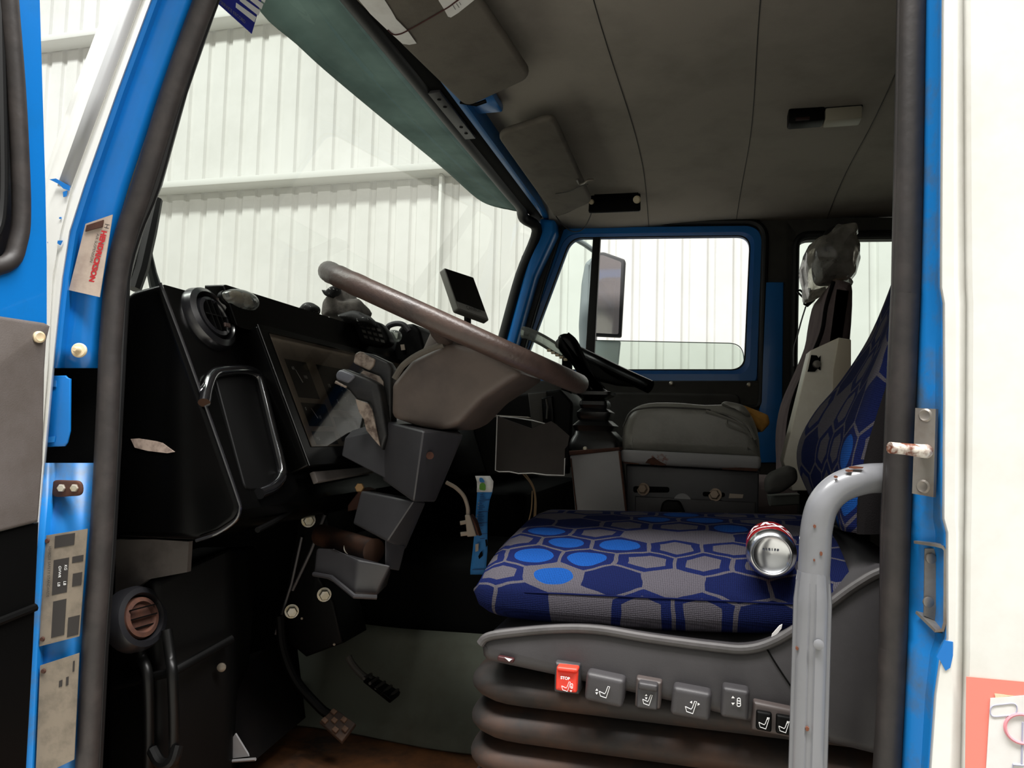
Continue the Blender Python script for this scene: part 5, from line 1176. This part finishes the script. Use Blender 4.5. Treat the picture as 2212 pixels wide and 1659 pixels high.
bm = B(); tube(bm, [P(1074, 1224, 1.665), P(1100, 1250, 1.68), P(1120, 1400, 1.69)], .008, 8); part('strap', bm, M['blackm'], t)

# ================================================================== PASSENGER SIDE
ps = thing('passenger_seat', 'tall charcoal cloth passenger seat beyond the box', 'seat', (.42, 2.5, 1.3))
near_ = PL([(1802, 603), (1836, 603), (1848, 624), (1842, 735), (1826, 800), (1812, 900), (1800, 1010), (1790, 1090), (1712, 1060), (1704, 1000), (1703, 930), (1716, 860), (1746, 790), (1776, 718), (1786, 660)], 2.30)
bm = B(); slab(bm, smooth_path(near_, 3, True), (0, .46, 0), .05, 0, 5); part('backrest', bm, M['seatbrn'], ps)
bm = B(); tube(bm, smooth_path([p+Vector((0, .012, 0)) for p in PL([(1802, 606), (1786, 660), (1776, 718), (1746, 790), (1716, 860), (1703, 930), (1704, 1000), (1712, 1050)], 2.30)], 4), .006, 8); part('backrest_piping', bm, M['seatblk'], ps)
bm = B(); slab(bm, round_poly([(.02, 2.3, 1.50), (.48, 2.3, 1.52), (.48, 2.3, 1.62), (.02, 2.3, 1.62)], .04, 5), (0, .46, 0), .03); part('cushion', bm, M['seatbrn'], ps)
bm = B(); slab(bm, [(.05, 2.34, 1.10), (.46, 2.34, 1.10), (.46, 2.34, 1.52), (.05, 2.34, 1.52)], (0, .38, 0), .02); part('pedestal', bm, M['black'], ps)
bm = B(); slab(bm, round_poly(PL([(1772, 520), (1790, 484), (1826, 474), (1848, 492), (1852, 540), (1842, 592), (1776, 596), (1768, 560)], 2.42), .03, 5), (0, .22, 0), .05, 0, 5); part('headrest', bm, M['seatblk'], ps, 'black headrest')
for y in (2.48, 2.58):
    bm = B(); tube(bm, [P(1812, 592, y), P(1814, 640, y)], .007, 8); part('headrest_post', bm, M['steel'], ps)
# polythene bag over the headrest
bg = B()
blp = [(1748, 600), (1744, 565), (1750, 530), (1768, 500), (1800, 482), (1822, 464), (1866, 456), (1866, 478), (1860, 486), (1874, 510), (1874, 545), (1862, 580), (1846, 600), (1842, 606), (1806, 604), (1778, 615), (1764, 624), (1756, 632)]
crumple(bg, blp, 2.36, .32, .013, nv=22, seed=31., push=.45)
bgo = thing('plastic_bag', 'crumpled clear plastic bag pulled over the passenger headrest', 'bag', P(1800, 620, 2.5))
part('bag_film', bg, M['bag'], bgo, None, 30)
bm = B(); crumple(bm, [(1806, 598), (1842, 594), (1850, 608), (1842, 604), (1812, 606)], 2.40, .1, .006, seed=33.); part('bag_knot', bm, mat('brownish_film', '#8a6a58', .5), bgo, 'brownish gathered neck')
bm = B(); tube(bm, round_poly(PL([(1722, 630), (1728, 626), (1744, 642), (1740, 648)], 2.70), .004, 4), .0035, 6, True); slab(bm, PL([(1738, 640), (1752, 636), (1762, 648), (1746, 662), (1736, 656)], 2.70), (0, .02, 0), .003)
sb = solo('seat_belt_tongue', bm, M['black'], 'black seat belt tongue at the edge of the passenger seat back', 'seat belt')
bm = B(); w = Vector((0, .03, 0)); g = [[p, p+w] for p in smooth_path(PL([(1742, 660), (1732, 692), (1722, 730), (1716, 752), (1716, 790)], 2.76), 3)]; sheet(bm, g); part('webbing', bm, mat('grey_webbing', '#3a3a3a', .8), sb, 'thin grey webbing', None, .003)

cbx = thing('cream_box', 'slim cream metal cabinet with black lock between the seats', 'cabinet', (P(1770, 1010, 1.98).x, 2.0, 1.6))
bm = B(); q = [P(1751, 757, 1.98), P(1812, 729, 1.98), P(1838, 733, 1.98), P(1840, 1060, 1.98), P(1712, 1060, 1.98), P(1692, 996, 1.98)]; slab(bm, q, (0, .09, 0), .003); part('case', bm, M['creambox'], cbx)
bm = B(); a_, b_ = P(1712, 1056, 1.98), P(1830, 1056, 1.98); box(bm, (a_.x+.02, 1.99, 1.42), (b_.x, 2.06, a_.z+.01), .004); part('mounting_post', bm, M['blackm'], cbx)
bm = B(); slab(bm, PL([(1812, 731), (1838, 735), (1838, 1050), (1790, 1050), (1800, 800)], 1.979), (0, -.003, 0), .001); part('side_face', bm, mat('darker_cream_metal', '#bfb4a0', .5), cbx)  # right-hand face of the case, a darker tan than the rest
bm = B(); slab(bm, PL([(1752, 767), (1764, 768), (1768, 774), (1772, 768), (1772, 800), (1766, 796), (1760, 803), (1744, 803), (1746, 796)], 1.978), (0, -.004, 0)); part('lock_plate', bm, M['blackm'], cbx, 'black lock plate')
bm = B(); lathe(bm, P(1764, 787, 1.975), (.1, -1, .1), [(.010, 0), (.009, .008), (.004, .009)], 16); part('lock_barrel', bm, M['steel'], cbx)
t = st
bm = B(); slab(bm, PL([(1654, 1040), (1664, 1024), (1704, 1006), (1722, 1012), (1726, 1040), (1690, 1066), (1656, 1070)], 1.68), (0, .07, 0), .014, .012); part('armrest', bm, M['dark'], t, 'dark armrest pad')
bm = B(); slab(bm, PL([(1660, 1072), (1728, 1068), (1728, 1090), (1664, 1094)], 1.74), (0, .06, 0), .004); part('armrest_bracket', bm, mat('grey_green_bracket', '#4b4d48', .6), t)
bm = B(); tube(bm, PL([(1694, 1146), (1722, 1126), (1760, 1102)], 1.62), .005, 8); part('recline_lever', bm, M['greyl'], st, 'thin grey recline lever')

# ================================================================== FOOTWELL
t = thing('engine_cover', 'black engine cover rising from the floor between the seats', 'engine cover', (0, 2.3, 1.06))
bm = B(); hull(bm, [Vector((-1.07, 1.78, 1.42)), Vector((.9, 1.78, 1.42)), Vector((.9, 2.28, 1.42)), Vector((-1.07, 2.28, 1.42))], [Vector((-1.07, 1.72, 1.062)), Vector((.9, 1.72, 1.062)), Vector((.9, 2.28, 1.062)), Vector((-1.07, 2.28, 1.062))]); bev(bm, .03); part('cover', bm, M['blackm'], t)
bm = B(); g = []
for i in range(13):
    s = i/12; row = []
    for k in range(9):
        q = k/8; x = -.98+s*.66; z = 1.066+.20*q; y = 1.60+.11*q+.012*math.sin(s*7+q*2)-(.05*(1-q)**3); row.append(Vector((x, y, z)))
    g.append(row)
sheet(bm, g); solo('rubber_mat', bm, M['mat_'], 'grey-green mat lining the side of the footwell beside the seat', 'mat', solid=.006)
t = thing('accelerator_pedal', 'black accelerator pedal on a thin arm in front of the mat', 'pedal', P(810, 1500, 1.55))
bm = B(); tube(bm, smooth_path(PL([(752, 1418), (762, 1436), (782, 1458), (802, 1470)], 1.55), 5), .008, 10); part('arm', bm, M['dark'], t)
bm = B(); hull(bm, [P(784, 1464, 1.52), P(800, 1455, 1.58), P(866, 1494, 1.58), P(846, 1512, 1.51)], [P(784, 1474, 1.53), P(800, 1462, 1.58), P(862, 1504, 1.58), P(842, 1520, 1.52)]); bev(bm, .004); part('pad', bm, M['black'], t)
bm = B()
for k in range(5):
    s = k/4; a = P(786+52*s, 1466+42*s, 1.518); b = P(802+58*s, 1456+34*s, 1.575); tube(bm, [a, b], .0035, 6)
part('tread', bm, M['dark'], t)
t = thing('brake_pedal', 'square studded brake pedal low over the rusty floor', 'pedal', P(730, 1600, 1.42))
a, b, c, d = P(690, 1558, 1.40), P(722, 1528, 1.43), P(768, 1562, 1.41), P(738, 1602, 1.38)
nb_ = (b-a).cross(d-a).normalized()
if nb_.dot(CAM-a) < 0: nb_ = -nb_
bm = B(); slab(bm, [a, b, c, d], -nb_*.012, .003); part('pad', bm, mat('pedal_rubber', '#3c2f28', .7, hex2='#5a4232', scale=30), t)
bm = B(); q = [a, b, c, d]
for i in range(4):
    for j in range(3):
        if (i+j) % 2 == 0: slab(bm, [on_quad(q, s, tt) for s, tt in ((.06+.30*j, .05+.24*i), (.30+.30*j, .05+.24*i), (.30+.30*j, .23+.24*i), (.06+.30*j, .23+.24*i))], nb_*.006, .0015)
part('studs', bm, mat('stud_rubber', '#6a5140', .7, hex2='#4a372b', scale=30), t)
bm = B(); tube(bm, smooth_path(PL([(712, 1545), (690, 1528), (640, 1470), (612, 1400), (605, 1330)], 1.43), 5), .010, 10); part('arm', bm, M['black'], t)
t = thing('pedal_box', 'black pedal box plate with pale bolts left of the column foot', 'bracket', P(650, 1400, 1.46))
bm = B(); slab(bm, PL([(645, 1095), (700, 1080), (716, 1170), (690, 1250), (720, 1300), (740, 1390), (660, 1420), (600, 1370), (628, 1230)], 1.47), (0, .12, 0), .006); part('plate', bm, M['black'], t)
bm = B(); tube(bm, PL([(702, 1112), (672, 1190), (632, 1275)], 1.462), .004, 6); tube(bm, PL([(652, 1160), (630, 1260), (595, 1370)], 1.462), .0035, 6); part('edge_rod', bm, M['greyd'], t)
for u, v in ((666, 1124), (700, 1284), (630, 1320)):
    bm = B(); bolt(bm, P(u, v, 1.462), (.55, -.8, .05), .0115, .014, 6, .015); part('bolt', bm, M['zinc'], t, 'pale zinc bolt')
for u, v in ((688, 1096), (652, 1336), (722, 1392)):
    bm = B(); lathe(bm, P(u, v, 1.469), (0, -1, 0), [(.003, 0), (.002, .002)], 8); part('rivet', bm, M['beige'], t)
t = thing('toe_board', 'black sloping toe board with grey scuffed corner by the floor', 'toe board', P(520, 1640, 1.3))
bm = B(); hull(bm, [P(500, 1480, 1.32), P(590, 1380, 1.50), P(640, 1380, 1.60), P(520, 1420, 1.60)], [P(492, 1645, 1.27), P(548, 1645, 1.25), P(660, 1550, 1.45), P(640, 1540, 1.6)]); part('panel', bm, mat('dusty_black', '#070606', .9, hex2='#0d0a09', scale=9, spec=.05), t)
bm = B(); slab(bm, PL([(508, 1585), (538, 1634), (488, 1640), (494, 1606)], 1.255), (0, .004, 0)); part('scuffed_corner', bm, M['greyl'], t, 'grey scuffed corner')
bm = B(); tube(bm, PL([(488, 1645), (552, 1640)], 1.25), .003, 6); part('edge_strip', bm, M['greyl'], t)
kp = thing('heater_ducting', 'black moulded ducting under the near end of the dash', 'duct', P(370, 1659, 1.2))
bm = B(); hull(bm, [P(240, 1240, 1.14), P(330, 1255, 1.10), P(500, 1180, 1.22), P(560, 1180, 1.4), P(430, 1180, 1.4)], [P(225, 1800, 1.14), P(340, 1800, 1.12), P(500, 1700, 1.24), P(520, 1690, 1.4), P(430, 1750, 1.4)]); bev(bm, .015); part('housing', bm, M['black'], kp)
for u0, u1 in ((306, 318), (368, 372)):
    bm = B(); tube(bm, smooth_path([P(u0-8, 1360, 1.10), P(u0, 1420, 1.095), P(u1, 1455, 1.085), P(u1+4, 1560, 1.095), P(u1+4, 1680, 1.11)], 5), .009, 12); part('rib', bm, mat('duct_gloss', '#060606', .42, spec=.3), kp)
bm = B(); tube(bm, [P(250, 1480, 1.12), P(372, 1452, 1.09), P(500, 1380, 1.21)], .008, 10); part('cross_rib', bm, M['black'], kp)
bm = B(); tube(bm, smooth_path([P(330, 1620, 1.10), P(348, 1650, 1.09), P(372, 1645, 1.09), P(384, 1610, 1.10)], 4), .010, 10); part('lower_lip', bm, mat('duct_gloss', '#0c0c0d', .3), kp)
bm = B(); lathe(bm, P(479, 1441, 1.20), (.4, -.9, 0), [(.008, 0), (.008, .003), (.004, .005)], 14); part('stud', bm, mat('dull_stud', '#6f675c', .4, .5), kp, 'dull metal stud')
v2 = thing('air_vent.001', 'round black lower vent with rusty centre under the near dash end', 'vent', P(300, 1400, 1.08), 'round air vents')
o = P(300, 1335, 1.075); dv_ = Vector((.93, -.10, .30)).normalized()
bm = B(); lathe(bm, o, dv_, [(.054, -.02), (.054, .0), (.049, .011), (.040, .013), (.037, .004)], 36, cap=False); part('outer_ring', bm, mat('vent_ring3', '#17171a', .35, spec=.6), v2)
bm = B(); lathe(bm, o, dv_, [(.035, .0), (.033, .009), (.026, .011), (.022, .004), (.0001, .003)], 32, cap=False); part('inner_ring', bm, M['rust'], v2, 'rusty centre')
bm = B()
for k in (-1, 0, 1): obox(bm, o+dv_*.010+Vector((0, 0, .016*k)), dv_.cross((0, 0, 1)).normalized(), dv_, (0, 0, 1), .026, .004, .0012)
part('louvres', bm, M['black'], v2)
bm = B(); lathe(bm, P(519, 1352, 1.35), (0, -1, 0), [(.004, 0), (.003, .002)], 10); solo('panel_screw', bm, mat('brown_screw', '#5a3a30', .5), 'tiny brown screw on the black panel left of the column', 'screw')
# black box added under the far dash to shade the passenger footwell
bm = B(); box(bm, (-1.07, 2.30, 1.064), (-.55, 3.28, 1.55), .02); solo('footwell_shade_box', bm, M['blackm'], 'black shade box added under the far dash', 'shade box')
